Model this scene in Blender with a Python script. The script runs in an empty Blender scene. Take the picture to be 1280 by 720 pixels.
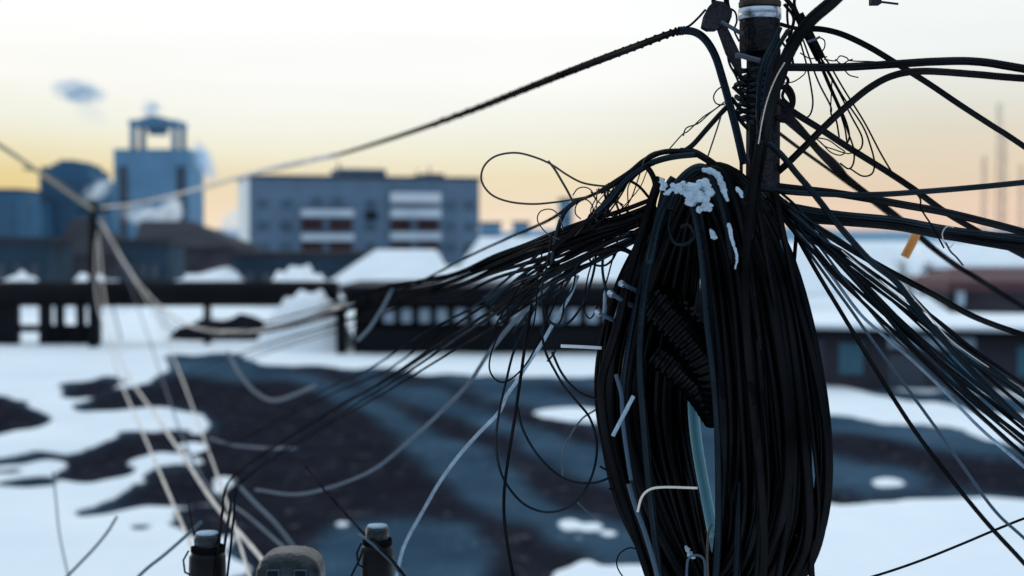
import bpy, bmesh, math, random
import numpy as np
from mathutils import Vector, Matrix, noise
from mathutils.geometry import delaunay_2d_cdt
random.seed(7)
R = math.radians
S = bpy.context.scene
C = S.collection

# ------------------------------------------------------------------ camera
F = 50.0 / 36.0 * 1280.0            # focal length in photo pixels
HZ = 298.0                           # row of the horizon in the photo
PITCH = math.atan((360.0 - HZ) / F)  # the camera looks slightly down
GZ = -3.5                            # ground level, camera at z = 0
cam_d = bpy.data.cameras.new("camera")
cam = bpy.data.objects.new("camera", cam_d)
C.objects.link(cam)
cam.location = (0, 0, 0)
cam.rotation_euler = (R(90) - PITCH, 0, 0)
cam_d.lens = 50.0
cam_d.sensor_width = 36.0
cam_d.clip_start = 0.05
cam_d.clip_end = 6000
cam_d.dof.use_dof = True
cam_d.dof.focus_distance = 2.03
cam_d.dof.aperture_fstop = 3.6
cam_d.dof.aperture_blades = 0
S.camera = cam

# ------------------------------------------------------------------ sky, sun, exposure
SUN_EL, SUN_AZ = 3.0, -42.0          # azimuth measured from the view direction, left is negative
world = bpy.data.worlds.new("World")
S.world = world
world.use_nodes = True
nt = world.node_tree
nt.nodes.clear()
N = nt.nodes.new
L_ = nt.links.new


def lin(r, g, b):
    f = lambda c: (c / 255 / 12.92) if c / 255 <= 0.04045 else ((c / 255 + 0.055) / 1.055) ** 2.4
    return (f(r), f(g), f(b), 1)


out = N("ShaderNodeOutputWorld")
tc = N("ShaderNodeTexCoord")
sep = N("ShaderNodeSeparateXYZ")
L_(tc.outputs["Generated"], sep.inputs[0])


def ramp(stops, src):
    r = N("ShaderNodeValToRGB")
    e = r.color_ramp.elements
    while len(e) > 1:
        e.remove(e[-1])
    e[0].position, e[0].color = stops[0]
    for p, c in stops[1:]:
        x = e.new(p)
        x.color = c
    L_(src, r.inputs[0])
    return r.outputs[0]


UP = [(0.32, (0.92, 1.0, 1.03, 1)), (0.6, (1.04, 1.22, 1.36, 1)), (1.0, (1.04, 1.22, 1.36, 1))]
warm = ramp([(0.0, lin(240, 200, 150)), (0.022, lin(236, 204, 145)), (0.042, lin(230, 210, 150)), (0.060, lin(234, 224, 188)), (0.078, lin(238, 238, 222)),
             (0.11, lin(249, 248, 242)), (0.15, lin(253, 253, 252))] + UP, sep.outputs[2])
cool = ramp([(0.0, lin(236, 205, 186)), (0.03, lin(232, 208, 184)), (0.06, lin(226, 213, 190)), (0.09, lin(226, 224, 212)),
             (0.125, lin(238, 242, 240)), (0.17, lin(245, 250, 250))] + UP, sep.outputs[2])
back = ramp([(0.0, lin(70, 88, 118)), (0.15, lin(66, 92, 132)), (0.5, (0.45, 0.62, 0.80, 1)), (1.0, (1.04, 1.22, 1.36, 1))], sep.outputs[2])


def maprange(src, a, b):
    m = N("ShaderNodeMapRange")
    m.interpolation_type = 'SMOOTHSTEP'
    m.inputs[1].default_value = a
    m.inputs[2].default_value = b
    L_(src, m.inputs[0])
    return m.outputs[0]


def mixc(f, a, b):
    m = N("ShaderNodeMix")
    m.data_type = 'RGBA'
    L_(f, m.inputs[0])
    L_(a, m.inputs[6])
    L_(b, m.inputs[7])
    return m.outputs[2]


mild = ramp([(0.0, lin(246, 226, 204)), (0.02, lin(242, 222, 196)), (0.042, lin(234, 220, 186)), (0.06, lin(238, 234, 212)), (0.078, lin(241, 241, 230)),
             (0.11, lin(251, 251, 248)), (0.15, lin(254, 255, 254))] + UP, sep.outputs[2])
front = mixc(maprange(sep.outputs[0], 0.0, 0.30), mixc(maprange(sep.outputs[0], -0.36, -0.16), warm, mild), cool)
allsky = mixc(maprange(sep.outputs[1], -0.15, 0.75), back, front)
# soft streaks of thin high cloud in the glow
mp = N("ShaderNodeMapping")
mp.inputs[3].default_value = (2, 2, 22)
L_(tc.outputs["Generated"], mp.inputs[0])
nz = N("ShaderNodeTexNoise")
nz.inputs["Scale"].default_value = 1.6
nz.inputs["Detail"].default_value = 3
L_(mp.outputs[0], nz.inputs[0])
cl = N("ShaderNodeMapRange")
cl.inputs[1].default_value = 0.3
cl.inputs[2].default_value = 0.7
cl.inputs[3].default_value = 0.985
cl.inputs[4].default_value = 1.035
L_(nz.outputs[0], cl.inputs[0])
vm = N("ShaderNodeVectorMath")
vm.operation = 'SCALE'
L_(allsky, vm.inputs[0])
L_(cl.outputs[0], vm.inputs[3])
bg1 = N("ShaderNodeBackground")
bg1.inputs[1].default_value = 1.0
L_(vm.outputs[0], bg1.inputs[0])
sky = N("ShaderNodeTexSky")
sky.sky_type = 'NISHITA'
sky.sun_disc = False
sky.sun_elevation = R(SUN_EL)
sky.sun_rotation = R(SUN_AZ)
sky.ozone_density = 3.0
bg2 = N("ShaderNodeBackground")
bg2.inputs[1].default_value = 0.004
L_(sky.outputs[0], bg2.inputs[0])
add = N("ShaderNodeAddShader")
L_(bg1.outputs[0], add.inputs[0])
L_(bg2.outputs[0], add.inputs[1])
L_(add.outputs[0], out.inputs[0])

sun_d = bpy.data.lights.new("sun", 'SUN')
sun_d.energy = 0.3
sun_d.angle = R(6)
sun_d.color = (1.0, 0.80, 0.62)
sun = bpy.data.objects.new("sun", sun_d)
C.objects.link(sun)
sd = Vector((math.sin(R(SUN_AZ)) * math.cos(R(SUN_EL)), math.cos(R(SUN_AZ)) * math.cos(R(SUN_EL)), math.sin(R(SUN_EL))))
sun.rotation_euler = sd.to_track_quat('Z', 'Y').to_euler()
sun.location = sd * 60

S.view_settings.view_transform = 'Standard'
S.view_settings.look = 'None'
S.view_settings.exposure = 0.0
S.view_settings.gamma = 1.0
S.view_settings.use_curve_mapping = False
S.render.engine = 'CYCLES'
S.cycles.use_denoising = True
S.cycles.max_bounces = 5
S.cycles.volume_bounces = 3
S.cycles.use_adaptive_sampling = False


# ------------------------------------------------------------------ helpers
CP, SP = math.cos(PITCH), math.sin(PITCH)


def W(u, v, d):
    """point at depth y = d seen at photo pixel (u, v)"""
    a = (u - 640) / F
    b = (360 - v) / F
    y = CP + b * SP
    z = -SP + b * CP
    return Vector((a * d / y, d, z * d / y))


def G(u, v, h=0.0):
    """point on the ground (h above it) seen at photo pixel (u, v)"""
    b = (360 - v) / F
    y = CP + b * SP
    z = -SP + b * CP
    d = (GZ + h) / z * y
    return W(u, v, d)


def tag(o, label=None, cat=None, group=None, kind=None):
    if label:
        o['label'] = label
    if cat:
        o['category'] = cat
    if group:
        o['group'] = group
    if kind:
        o['kind'] = kind
    return o


def empty(name, loc, label, cat, group=None, rz=0.0):
    o = bpy.data.objects.new(name, None)
    o.empty_display_size = 0.1
    C.objects.link(o)
    o.location = loc
    o.rotation_euler = (0, 0, rz)
    return tag(o, label, cat, group)


def link(name, me, m, parent=None, smooth=False):
    if m:
        me.materials.append(m)
    if smooth:
        me.polygons.foreach_set("use_smooth", [True] * len(me.polygons))
    o = bpy.data.objects.new(name, me)
    C.objects.link(o)
    if parent:
        o.parent = parent
    return o


def mesh(name, verts, faces, m, parent=None, smooth=False):
    me = bpy.data.meshes.new(name)
    me.from_pydata([tuple(v) for v in verts], [], faces)
    me.update()
    return link(name, me, m, parent, smooth)


class MB:
    """collects simple solids into one mesh"""

    def __init__(s):
        s.v, s.f = [], []

    def box(s, x0, x1, y0, y1, z0, z1):
        n = len(s.v)
        s.v += [(x, y, z) for z in (z0, z1) for y in (y0, y1) for x in (x0, x1)]
        s.f += [tuple(n + i for i in q) for q in ((0, 2, 3, 1), (4, 5, 7, 6), (0, 1, 5, 4), (2, 6, 7, 3), (0, 4, 6, 2), (1, 3, 7, 5))]
        return s

    def prism(s, poly, y0, y1):
        """polygon in xz, extruded along y"""
        n, k = len(s.v), len(poly)
        s.v += [(p[0], y0, p[1]) for p in poly] + [(p[0], y1, p[1]) for p in poly]
        s.f += [tuple(n + i for i in range(k)), tuple(n + k + i for i in reversed(range(k)))]
        s.f += [(n + i, n + k + i, n + k + (i + 1) % k, n + (i + 1) % k) for i in range(k)]
        return s

    def tube(s, pts, rad, sides=8, caps=True):
        v, f = tube_geo(pts, rad, sides)
        n = len(s.v)
        s.v += v
        s.f += [tuple(n + i for i in q) for q in f]
        return s

    def lathe(s, prof, o=(0, 0, 0), sides=28):
        n = len(s.v)
        for r, z in prof:
            for k in range(sides):
                a = 2 * math.pi * k / sides
                s.v.append((o[0] + r * math.cos(a), o[1] + r * math.sin(a), o[2] + z))
        for i in range(len(prof) - 1):
            for k in range(sides):
                a, b = n + i * sides + k, n + i * sides + (k + 1) % sides
                s.f.append((a, b, b + sides, a + sides))
        s.f.append(tuple(n + k for k in reversed(range(sides))))
        s.f.append(tuple(n + (len(prof) - 1) * sides + k for k in range(sides)))
        return s

    def build(s, name, m, parent=None, smooth=False, bevel=0):
        o = mesh(name, s.v, s.f, m, parent, smooth)
        if bevel:
            b = o.modifiers.new("bevel", 'BEVEL')
            b.width = bevel
            b.segments = 2
            b.limit_method = 'ANGLE'
        return o


def catmull(P, seg=8, closed=False):
    P = [np.array(p, float) for p in P]
    n = len(P)
    if n == 2:
        return [P[0] + (P[1] - P[0]) * t / seg for t in range(seg + 1)]
    res = []
    rng = range(n) if closed else range(n - 1)
    for i in rng:
        if closed:
            p0, p1, p2, p3 = P[(i - 1) % n], P[i], P[(i + 1) % n], P[(i + 2) % n]
        else:
            p1, p2 = P[i], P[i + 1]
            p0 = P[i - 1] if i else 2 * p1 - p2
            p3 = P[i + 2] if i + 2 < n else 2 * p2 - p1
        for k in range(seg):
            t = k / seg
            res.append(0.5 * (2 * p1 + (p2 - p0) * t + (2 * p0 - 5 * p1 + 4 * p2 - p3) * t * t + (3 * p1 - p0 - 3 * p2 + p3) * t ** 3))
    if not closed:
        res.append(P[-1])
    return res


def tube_geo(pts, rad, sides=8, closed=False):
    pts = [Vector(p) for p in pts]
    n = len(pts)
    if not hasattr(rad, '__len__'):
        rad = [rad] * n
    v, f = [], []
    up = None
    for i in range(n):
        if closed:
            t = pts[(i + 1) % n] - pts[i - 1]
        else:
            t = pts[min(i + 1, n - 1)] - pts[max(i - 1, 0)]
        if t.length < 1e-9:
            t = Vector((0, 0, 1))
        t.normalize()
        if up is None:
            up = t.orthogonal().normalized()
        up = (up - t * up.dot(t))
        if up.length < 1e-6:
            up = t.orthogonal()
        up.normalize()
        bi = t.cross(up)
        for k in range(sides):
            a = 2 * math.pi * k / sides
            v.append(tuple(pts[i] + (up * math.cos(a) + bi * math.sin(a)) * rad[i]))
    m = n if closed else n - 1
    for i in range(m):
        for k in range(sides):
            a, b = i * sides + k, i * sides + (k + 1) % sides
            c, d = ((i + 1) % n) * sides + (k + 1) % sides, ((i + 1) % n) * sides + k
            f.append((a, b, c, d))
    if not closed:
        f.append(tuple(reversed(range(sides))))
        f.append(tuple((n - 1) * sides + k for k in range(sides)))
    return v, f


# ------------------------------------------------------------------ materials
def mat(name, col, rough=0.6, noise_amt=0.25, scale=6.0, bump=0.0, bscale=40.0, spec=0.5, metal=0.0, coord="Object"):
    m = bpy.data.materials.new(name)
    m.use_nodes = True
    t = m.node_tree
    b = t.nodes["Principled BSDF"]
    b.inputs["Roughness"].default_value = rough
    b.inputs["Metallic"].default_value = metal
    b.inputs["Specular IOR Level"].default_value = spec
    co = t.nodes.new("ShaderNodeTexCoord")
    no = t.nodes.new("ShaderNodeTexNoise")
    no.inputs["Scale"].default_value = scale
    no.inputs["Detail"].default_value = 5
    t.links.new(co.outputs[coord], no.inputs[0])
    r = t.nodes.new("ShaderNodeValToRGB")
    r.color_ramp.elements[0].position = 0.3
    r.color_ramp.elements[1].position = 0.7
    r.color_ramp.elements[0].color = tuple(c * (1 - noise_amt) for c in col) + (1,)
    r.color_ramp.elements[1].color = tuple(min(1, c * (1 + noise_amt)) for c in col) + (1,)
    t.links.new(no.outputs[0], r.inputs[0])
    t.links.new(r.outputs[0], b.inputs["Base Color"])
    if bump:
        n2 = t.nodes.new("ShaderNodeTexNoise")
        n2.inputs["Scale"].default_value = bscale
        n2.inputs["Detail"].default_value = 4
        t.links.new(co.outputs[coord], n2.inputs[0])
        bp = t.nodes.new("ShaderNodeBump")
        bp.inputs["Strength"].default_value = bump
        bp.inputs["Distance"].default_value = 0.02
        t.links.new(n2.outputs[0], bp.inputs["Height"])
        t.links.new(bp.outputs[0], b.inputs["Normal"])
    return m


def sheath(name, col, gloss, tint, rough, bump=0.05, bscale=150):
    m = mat(name, col, 0.6, 0.5, 12)
    t = m.node_tree
    ou = [n for n in t.nodes if n.type == 'OUTPUT_MATERIAL'][0]
    pr = t.nodes["Principled BSDF"]
    src = pr.inputs["Base Color"].links[0].from_socket
    di = t.nodes.new("ShaderNodeBsdfDiffuse")
    gl = t.nodes.new("ShaderNodeBsdfGlossy")
    gl.inputs["Color"].default_value = tint + (1,)
    gl.inputs["Roughness"].default_value = rough
    t.links.new(src, di.inputs[0])
    co = t.nodes.new("ShaderNodeTexCoord")
    n2 = t.nodes.new("ShaderNodeTexNoise")
    n2.inputs["Scale"].default_value = bscale
    n3 = t.nodes.new("ShaderNodeTexNoise")
    n3.inputs["Scale"].default_value = 9
    t.links.new(co.outputs["Object"], n2.inputs[0])
    t.links.new(co.outputs["Object"], n3.inputs[0])
    bp = t.nodes.new("ShaderNodeBump")
    bp.inputs["Strength"].default_value = bump
    bp.inputs["Distance"].default_value = 0.01
    t.links.new(n2.outputs[0], bp.inputs["Height"])
    t.links.new(bp.outputs[0], gl.inputs["Normal"])
    mr = t.nodes.new("ShaderNodeMapRange")
    mr.inputs[1].default_value = .3
    mr.inputs[2].default_value = .7
    mr.inputs[3].default_value = gloss * .4
    mr.inputs[4].default_value = gloss * 1.6
    t.links.new(n3.outputs[0], mr.inputs[0])
    mx = t.nodes.new("ShaderNodeMixShader")
    t.links.new(mr.outputs[0], mx.inputs[0])
    t.links.new(di.outputs[0], mx.inputs[1])
    t.links.new(gl.outputs[0], mx.inputs[2])
    t.links.new(mx.outputs[0], ou.inputs[0])
    t.nodes.remove(pr)
    return m


M = {}
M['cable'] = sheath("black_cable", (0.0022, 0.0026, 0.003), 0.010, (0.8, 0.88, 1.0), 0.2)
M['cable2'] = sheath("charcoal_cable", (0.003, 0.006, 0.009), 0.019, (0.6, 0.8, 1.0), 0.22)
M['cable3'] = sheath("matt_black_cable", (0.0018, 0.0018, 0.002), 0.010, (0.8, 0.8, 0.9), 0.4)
M['brownw'] = mat("thin_brown_wire", (0.03, 0.02, 0.014), 0.5, 0.3, 20)
M['teal'] = mat("blue_grey_cable", (0.02, 0.05, 0.08), 0.5, 0.3, 10)
M['tealgap'] = mat("teal_gap_strip", (0.06, 0.20, 0.26), 0.5, 0.2, 10)  # only for the strip that stands in for the coil opening's background
M['frost'] = mat("frosted_cable", (0.26, 0.36, 0.46), 0.6, 0.35, 30, 0.4, 120)
M['pale'] = mat("pale_grey_cable", (0.62, 0.54, 0.48), 0.6, 0.25, 6)
M['slatec'] = mat("slate_cable", (0.030, 0.062, 0.10), 0.7, 0.3, 6)
M['tan'] = mat("tan_cable", (0.42, 0.34, 0.20), 0.6, 0.2, 6)
M['white'] = mat("white_plastic", (0.6, 0.63, 0.68), 0.45, 0.08, 30)
M['steel'] = mat("bright_steel", (0.34, 0.38, 0.44), 0.28, 0.25, 20, 0.1, 90, 0.5, 0.9)
M['dimsteel'] = mat("dim_steel", (0.02, 0.035, 0.06), 0.35, 0.4, 20, 0.1, 90, 0.5)
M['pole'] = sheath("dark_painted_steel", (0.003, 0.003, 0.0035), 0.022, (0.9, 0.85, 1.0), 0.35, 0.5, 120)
M['rust'] = mat("rusted_steel", (0.035, 0.022, 0.018), 0.7, 0.5, 25, 0.4, 90, 0.3)
M['porc'] = mat("grey_porcelain", (0.010, 0.016, 0.022), 0.3, 0.6, 60, 0.3, 120, 0.3)
M['porcd'] = mat("brown_porcelain", (0.004, 0.004, 0.005), 0.45, 0.5, 30, 0.1, 60, 0.15)
M['orange'] = mat("orange_plastic", (0.55, 0.20, 0.04), 0.5, 0.15, 30)
M['snow'] = mat("snow", (0.82, 0.85, 0.88), 0.75, 0.05, 0.6, 0.5, 1.2)
M['snowlump'] = mat("crusted_snow", (0.60, 0.74, 0.88), 0.5, 0.05, 40, 0.8, 300)
M['asphalt'] = mat("frosted_asphalt", (0.040, 0.086, 0.132), 0.9, 0.45, 0.45, 0.3, 3.0, 0.0)
M['wet'] = mat("wet_asphalt", (0.015, 0.016, 0.024), 0.9, 0.35, 0.5, 0.3, 3.0, 0.0)
M['black'] = mat("tarred_timber", (0.006, 0.007, 0.010), 0.8, 0.4, 0.8, 0, 0, 0.15)
M['wallb'] = mat("hazed_blue_grey", (0.125, 0.25, 0.37), 0.85, 0.15, 0.15, 0, 0, 0.2)  # far walls and hills, with the blue of distant haze put into the colour
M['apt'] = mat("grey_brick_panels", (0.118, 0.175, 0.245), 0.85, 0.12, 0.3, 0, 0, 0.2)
M['end'] = mat("lit_end_render", (0.72, 0.74, 0.72), 0.8, 0.08, 0.3, 0, 0, 0.2)  # brightness of the lit end wall is put into this colour
M['darkglass'] = mat("dark_window_glass", (0.05, 0.06, 0.08), 0.3, 0.2, 0.5)
M['balc'] = mat("pale_balcony_panel", (0.50, 0.56, 0.62), 0.8, 0.1, 0.5)
M['brown'] = mat("brown_balcony_recess", (0.06, 0.03, 0.03), 0.85, 0.3, 0.4, 0, 0, 0.2)
M['brick'] = mat("dark_brick", (0.05, 0.045, 0.055), 0.85, 0.3, 0.6, 0, 0, 0.2)
M['redroof'] = mat("red_metal_roof", (0.10, 0.045, 0.05), 0.7, 0.2, 0.5, 0, 0, 0.2)
M['wallc'] = mat("hazed_dark_blue", (0.045, 0.115, 0.19), 0.85, 0.2, 0.12, 0, 0, 0.1)  # darker far walls, distance haze also put into their blue
M['aptglass'] = mat("dim_window_glass", (0.045, 0.085, 0.13), 0.5, 0.4, 0.35)
M['darkblue'] = mat("dark_blue_boards", (0.03, 0.055, 0.08), 0.85, 0.3, 0.3, 0, 0, 0.1)
M['darkroof'] = mat("dark_roofing", (0.035, 0.035, 0.045), 0.85, 0.3, 0.3, 0, 0, 0.2)
M['paneglow'] = mat("frosted_window_pane", (0.45, 0.55, 0.64), 0.4, 0.2, 0.6)
M['tealwall'] = mat("teal_door_paint", (0.05, 0.14, 0.19), 0.6, 0.2, 0.6)
M['bark'] = mat("bark", (0.03, 0.028, 0.03), 0.9, 0.3, 3)
M['pipe'] = mat("tarred_pipe_wrap", (0.008, 0.008, 0.010), 0.85, 0.4, 0.6, 0, 0, 0.12)


# ------------------------------------------------------------------ cable tools
def dense(pts, d0=2.0, seg=8, closed=False):
    """traced points (u, v[, depth]) -> smooth points in the world; depth runs as 1/d between the given ones"""
    n = len(pts)
    known = [(i, 1.0 / p[2]) for i, p in enumerate(pts) if len(p) > 2]
    if not known:
        known = [(0, 1.0 / d0)]
    inv = np.interp(range(n), [k[0] for k in known], [k[1] for k in known])
    c = catmull([(p[0], p[1], inv[i]) for i, p in enumerate(pts)], seg, closed)
    return [W(p[0], p[1], 1.0 / max(p[2], 1e-4)) for p in c], [1.0 / p[2] for p in c]


def cable(name, label, cat, pts, w, m='cable', d=2.0, w2=None, group=None, seg=8, sides=8, parent=None, wob=0.0, smooth=True):
    """w = width in photo pixels at the first point; w2 (metres) = diameter at the far end"""
    P, D = dense(pts, d, seg)
    r0 = w / 2 * D[0] / F
    r1 = r0 if w2 is None else w2 / 2
    n = len(P)
    rad = [r0 + (r1 - r0) * i / (n - 1) for i in range(n)]
    if wob:
        off = random.random() * 100
        P = [p + Vector(noise.noise_vector(p * 14 + Vector((off, 0, 0)))) * wob * D[i] / F for i, p in enumerate(P)]
    v, f = tube_geo(P, rad, sides)
    o = mesh(name, v, f, M[m], parent, smooth)
    if not parent:
        tag(o, label, cat, group)
    return o


ORD2 = ["second", "third", "fourth", "fifth", "sixth", "seventh", "eighth", "ninth", "tenth", "eleventh", "twelfth", "thirteenth", "fourteenth", "fifteenth", "sixteenth"]
ORD = ["second", "third", "fourth", "fifth", "sixth", "seventh", "eighth", "ninth"]


def bundle(n, pts, spread, w, label, group, mats=('cable', 'cable2', 'cable3'), d=2.0, name='cable', cat='cable', spread2=None, seed=1, wob=3.0):
    """n separate cables running together, stacked from the top one to the lowest, each weaving a little"""
    rnd = random.Random(seed)
    m_ = len(pts)
    for k in range(n):
        f_ = k / (n - 1) * 2 - 1
        ph, fr, dz = rnd.random() * 6.28, 0.6 + rnd.random(), rnd.uniform(-1, 1)
        q = []
        for i, p in enumerate(pts):
            t = i / (m_ - 1)
            s = spread + ((spread2 if spread2 is not None else spread) - spread) * t
            off = s * (f_ + math.sin(ph + fr * t * 6) * 1.8 / n) + rnd.uniform(-wob, wob) * .55
            a_, b_ = pts[max(i - 1, 0)], pts[min(i + 1, m_ - 1)]
            tx, ty = b_[0] - a_[0], b_[1] - a_[1]
            ln = math.hypot(tx, ty)
            nx, ny = -ty / ln, tx / ln
            if ny < 0:
                nx, ny = -nx, -ny
            dd = (p[2] if len(p) > 2 else None)
            u_, v_ = p[0] + nx * off, p[1] + ny * off
            q.append((u_, v_, dd * (1 + 0.012 * dz)) if dd else (u_, v_))
        ww = w * rnd.uniform(0.7, 1.25)
        od = "topmost" if k == 0 else ("lowest" if k == n - 1 else ORD[k - 1] + " from top")
        cable(name, label % od, cat, q, ww, rnd.choice(mats), d=d + 0.015 * dz, group=group, seg=7)


def snow_on(name, label, seeds, m='snowlump', vox=0.0009, parent=None, jit=1.0, link_=False):
    """crusted snow grown from many small lumps (u, v, depth, radius in px) and fused"""
    bm = bmesh.new()
    rnd = random.Random(len(seeds))
    if link_:
        ext = []
        for a, b in zip(seeds, seeds[1:]):
            ext += [tuple(x + (y - x) * t for x, y in zip(a, b)) for t in (0, .25, .5, .75)]
        seeds = ext + [seeds[-1]]
    for (u, v, d, r) in seeds:
        for k in range(9):
            a, q = rnd.random() * 6.28, rnd.random() ** .5
            rr = r * rnd.uniform(0.35, 0.72)
            p = W(u + math.cos(a) * q * r * .8 * jit, v + math.sin(a) * q * r * .8 * jit, d + rnd.uniform(-.5, .5) * r * d / F)
            bmesh.ops.create_icosphere(bm, subdivisions=2, radius=rr * d / F, matrix=Matrix.Translation(p) @ Matrix.Diagonal((1, 1, rnd.uniform(.6, 1), 1)))
    me = bpy.data.meshes.new(name)
    bm.to_mesh(me)
    bm.free()
    o = link(name, me, M[m], parent)
    r = o.modifiers.new("fuse", 'REMESH')
    r.mode = 'VOXEL'
    r.voxel_size = vox
    r.use_smooth_shade = True
    sm = o.modifiers.new("settle", 'SMOOTH')
    sm.factor = .6
    sm.iterations = 12
    tx = bpy.data.textures.new("crust", 'CLOUDS')
    tx.noise_scale = 0.0025
    dp = o.modifiers.new("crust", 'DISPLACE')
    dp.texture = tx
    dp.strength = 0.002
    dp.mid_level = .5
    if label:
        tag(o, label, 'snow')
    return o


# ================================================================== THE SETTING
g = 3000
mesh("ground", [(-g, -g, GZ), (g, -g, GZ), (g, g, GZ), (-g, g, GZ)], [(0, 1, 2, 3)], M['snow'])["kind"] = "structure"


# the yard: one fine sheet whose snow cover, frosted asphalt and wet streaks are stored per vertex
YARD = [(200, 470), (215, 452), (250, 440), (305, 440), (330, 455), (440, 462), (540, 468), (640, 473), (760, 476), (900, 478), (1040, 484),
               (1280, 500), (1500, 520), (1700, 560), (1700, 720), (1500, 900), (700, 980), (330, 950), (300, 740), (280, 690), (292, 640), (268, 610),
               (245, 570), (262, 548), (270, 535), (240, 520), (212, 510)]
def streak(line, hw):
    up = [(u, v - h) for (u, v), h in zip(line, hw)]
    dn = [(u, v + h) for (u, v), h in zip(line, hw)]
    return up + dn[::-1]


K = [
    [(205, 480), (230, 470), (300, 478), (375, 476), (405, 482), (432, 500), (462, 523), (510, 565), (558, 604), (600, 640), (560, 652), (490, 650), (420, 662),
     (380, 700), (330, 760), (296, 720), (292, 640), (268, 600), (245, 565), (262, 545), (268, 530), (225, 505)],
    streak([(330, 461), (400, 463), (440, 470), (473, 487), (510, 510), (573, 541), (633, 567), (690, 604), (767, 634), (830, 650)], [3, 6, 9, 10, 11, 13, 16, 22, 24, 20]),
    streak([(470, 470), (540, 474), (573, 487), (613, 507), (650, 521), (727, 546), (800, 566)], [3, 7, 8, 10, 11, 12, 13]),
    streak([(640, 478), (690, 486), (740, 500), (800, 520)], [3, 6, 8, 9]),
    [(590, 640), (625, 650), (650, 655), (690, 685), (745, 695), (735, 730), (720, 800), (620, 820), (600, 730), (618, 690)],
    [(1000, 538), (1060, 542), (1150, 552), (1260, 572), (1420, 600), (1420, 640), (1280, 628), (1200, 612), (1120, 585), (1000, 565)],
    [(1000, 616), (1060, 610), (1100, 619), (1160, 618), (1180, 628), (1100, 636), (1000, 636)],
]
D_ = [
    [(-250, 492), (0, 497), (48, 499), (72, 513), (58, 530), (8, 545), (-250, 552)],
    [(78, 480), (105, 470), (138, 478), (130, 492), (98, 495)],
    [(98, 517), (140, 492), (175, 478), (215, 462), (225, 500), (215, 512), (165, 515), (125, 519)],
    [(-80, 578), (28, 570), (65, 577), (130, 562), (180, 546), (230, 540), (285, 560), (285, 584), (225, 572), (180, 582), (158, 596), (120, 605),
     (82, 609), (66, 600), (72, 589), (40, 582), (-80, 588)],
    [(8, 614), (30, 603), (55, 600), (56, 606), (44, 614), (20, 618)],
    [(95, 650), (115, 632), (150, 612), (190, 592), (240, 585), (285, 590), (300, 625), (262, 632), (225, 636), (160, 641), (125, 650)],
    [(-60, 592), (25, 594), (10, 598), (-60, 598)],
    [(165, 665), (190, 662), (192, 667), (167, 669)],
    [(198, 658), (225, 642), (285, 636), (300, 672), (262, 678), (235, 668)],
    [(200, 704), (209, 702), (208, 706)],
]
SN = [
    [(1000, 484), (1060, 489), (1130, 500), (1280, 526), (1450, 550), (1450, 600), (1280, 562), (1200, 547), (1140, 534), (1060, 524), (1000, 516)],
    [(1000, 634), (1080, 634), (1160, 628), (1280, 630), (1450, 620), (1700, 760), (1500, 1000), (680, 1000), (700, 730), (770, 716), (860, 714), (950, 690)],
    [(670, 520), (700, 514), (760, 518), (775, 528), (730, 532), (690, 528)],
    [(692, 660), (702, 652), (716, 654), (718, 662), (706, 668)],
    [(726, 658), (744, 656), (752, 662), (740, 668), (728, 665)],
    [(754, 668), (766, 666), (770, 674), (758, 677)],
    [(715, 672), (724, 671), (724, 678), (716, 678)],
    [(228, 560), (250, 556), (258, 564), (240, 571)],
    [(262, 604), (282, 598), (290, 614), (272, 622)],
    [(160, 580), (205, 574), (212, 580), (180, 588), (162, 587)],
    [(418, 658), (432, 655), (440, 662), (424, 666)],
    [(1090, 606), (1115, 600), (1140, 608), (1110, 614)],
]


def inside(poly, U, V):
    c = np.array([(p[0], p[1]) for p in catmull(poly, 6, True)])
    r = np.zeros(U.shape, bool)
    n = len(c)
    for a in range(n):
        x0, y0 = c[a]
        x1, y1 = c[(a + 1) % n]
        if y0 == y1:
            continue
        hit = ((V >= min(y0, y1)) & (V < max(y0, y1))) & (U < (x1 - x0) * (V - y0) / (y1 - y0) + x0)
        r ^= hit
    return r


def blur(a, ku, kv, n=3):
    for _ in range(n):
        for ax, k in ((1, ku), (0, kv)):
            p = np.concatenate([np.repeat(a.take([0], ax), k, ax), a, np.repeat(a.take([-1], ax), k, ax)], ax)
            c = np.cumsum(p, ax)
            z = np.zeros_like(c.take([0], ax))
            c = np.concatenate([z, c], ax)
            w = 2 * k + 1
            a = (c.take(range(w, c.shape[ax]), ax) - c.take(range(0, c.shape[ax] - w), ax)) / w
    return a


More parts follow.
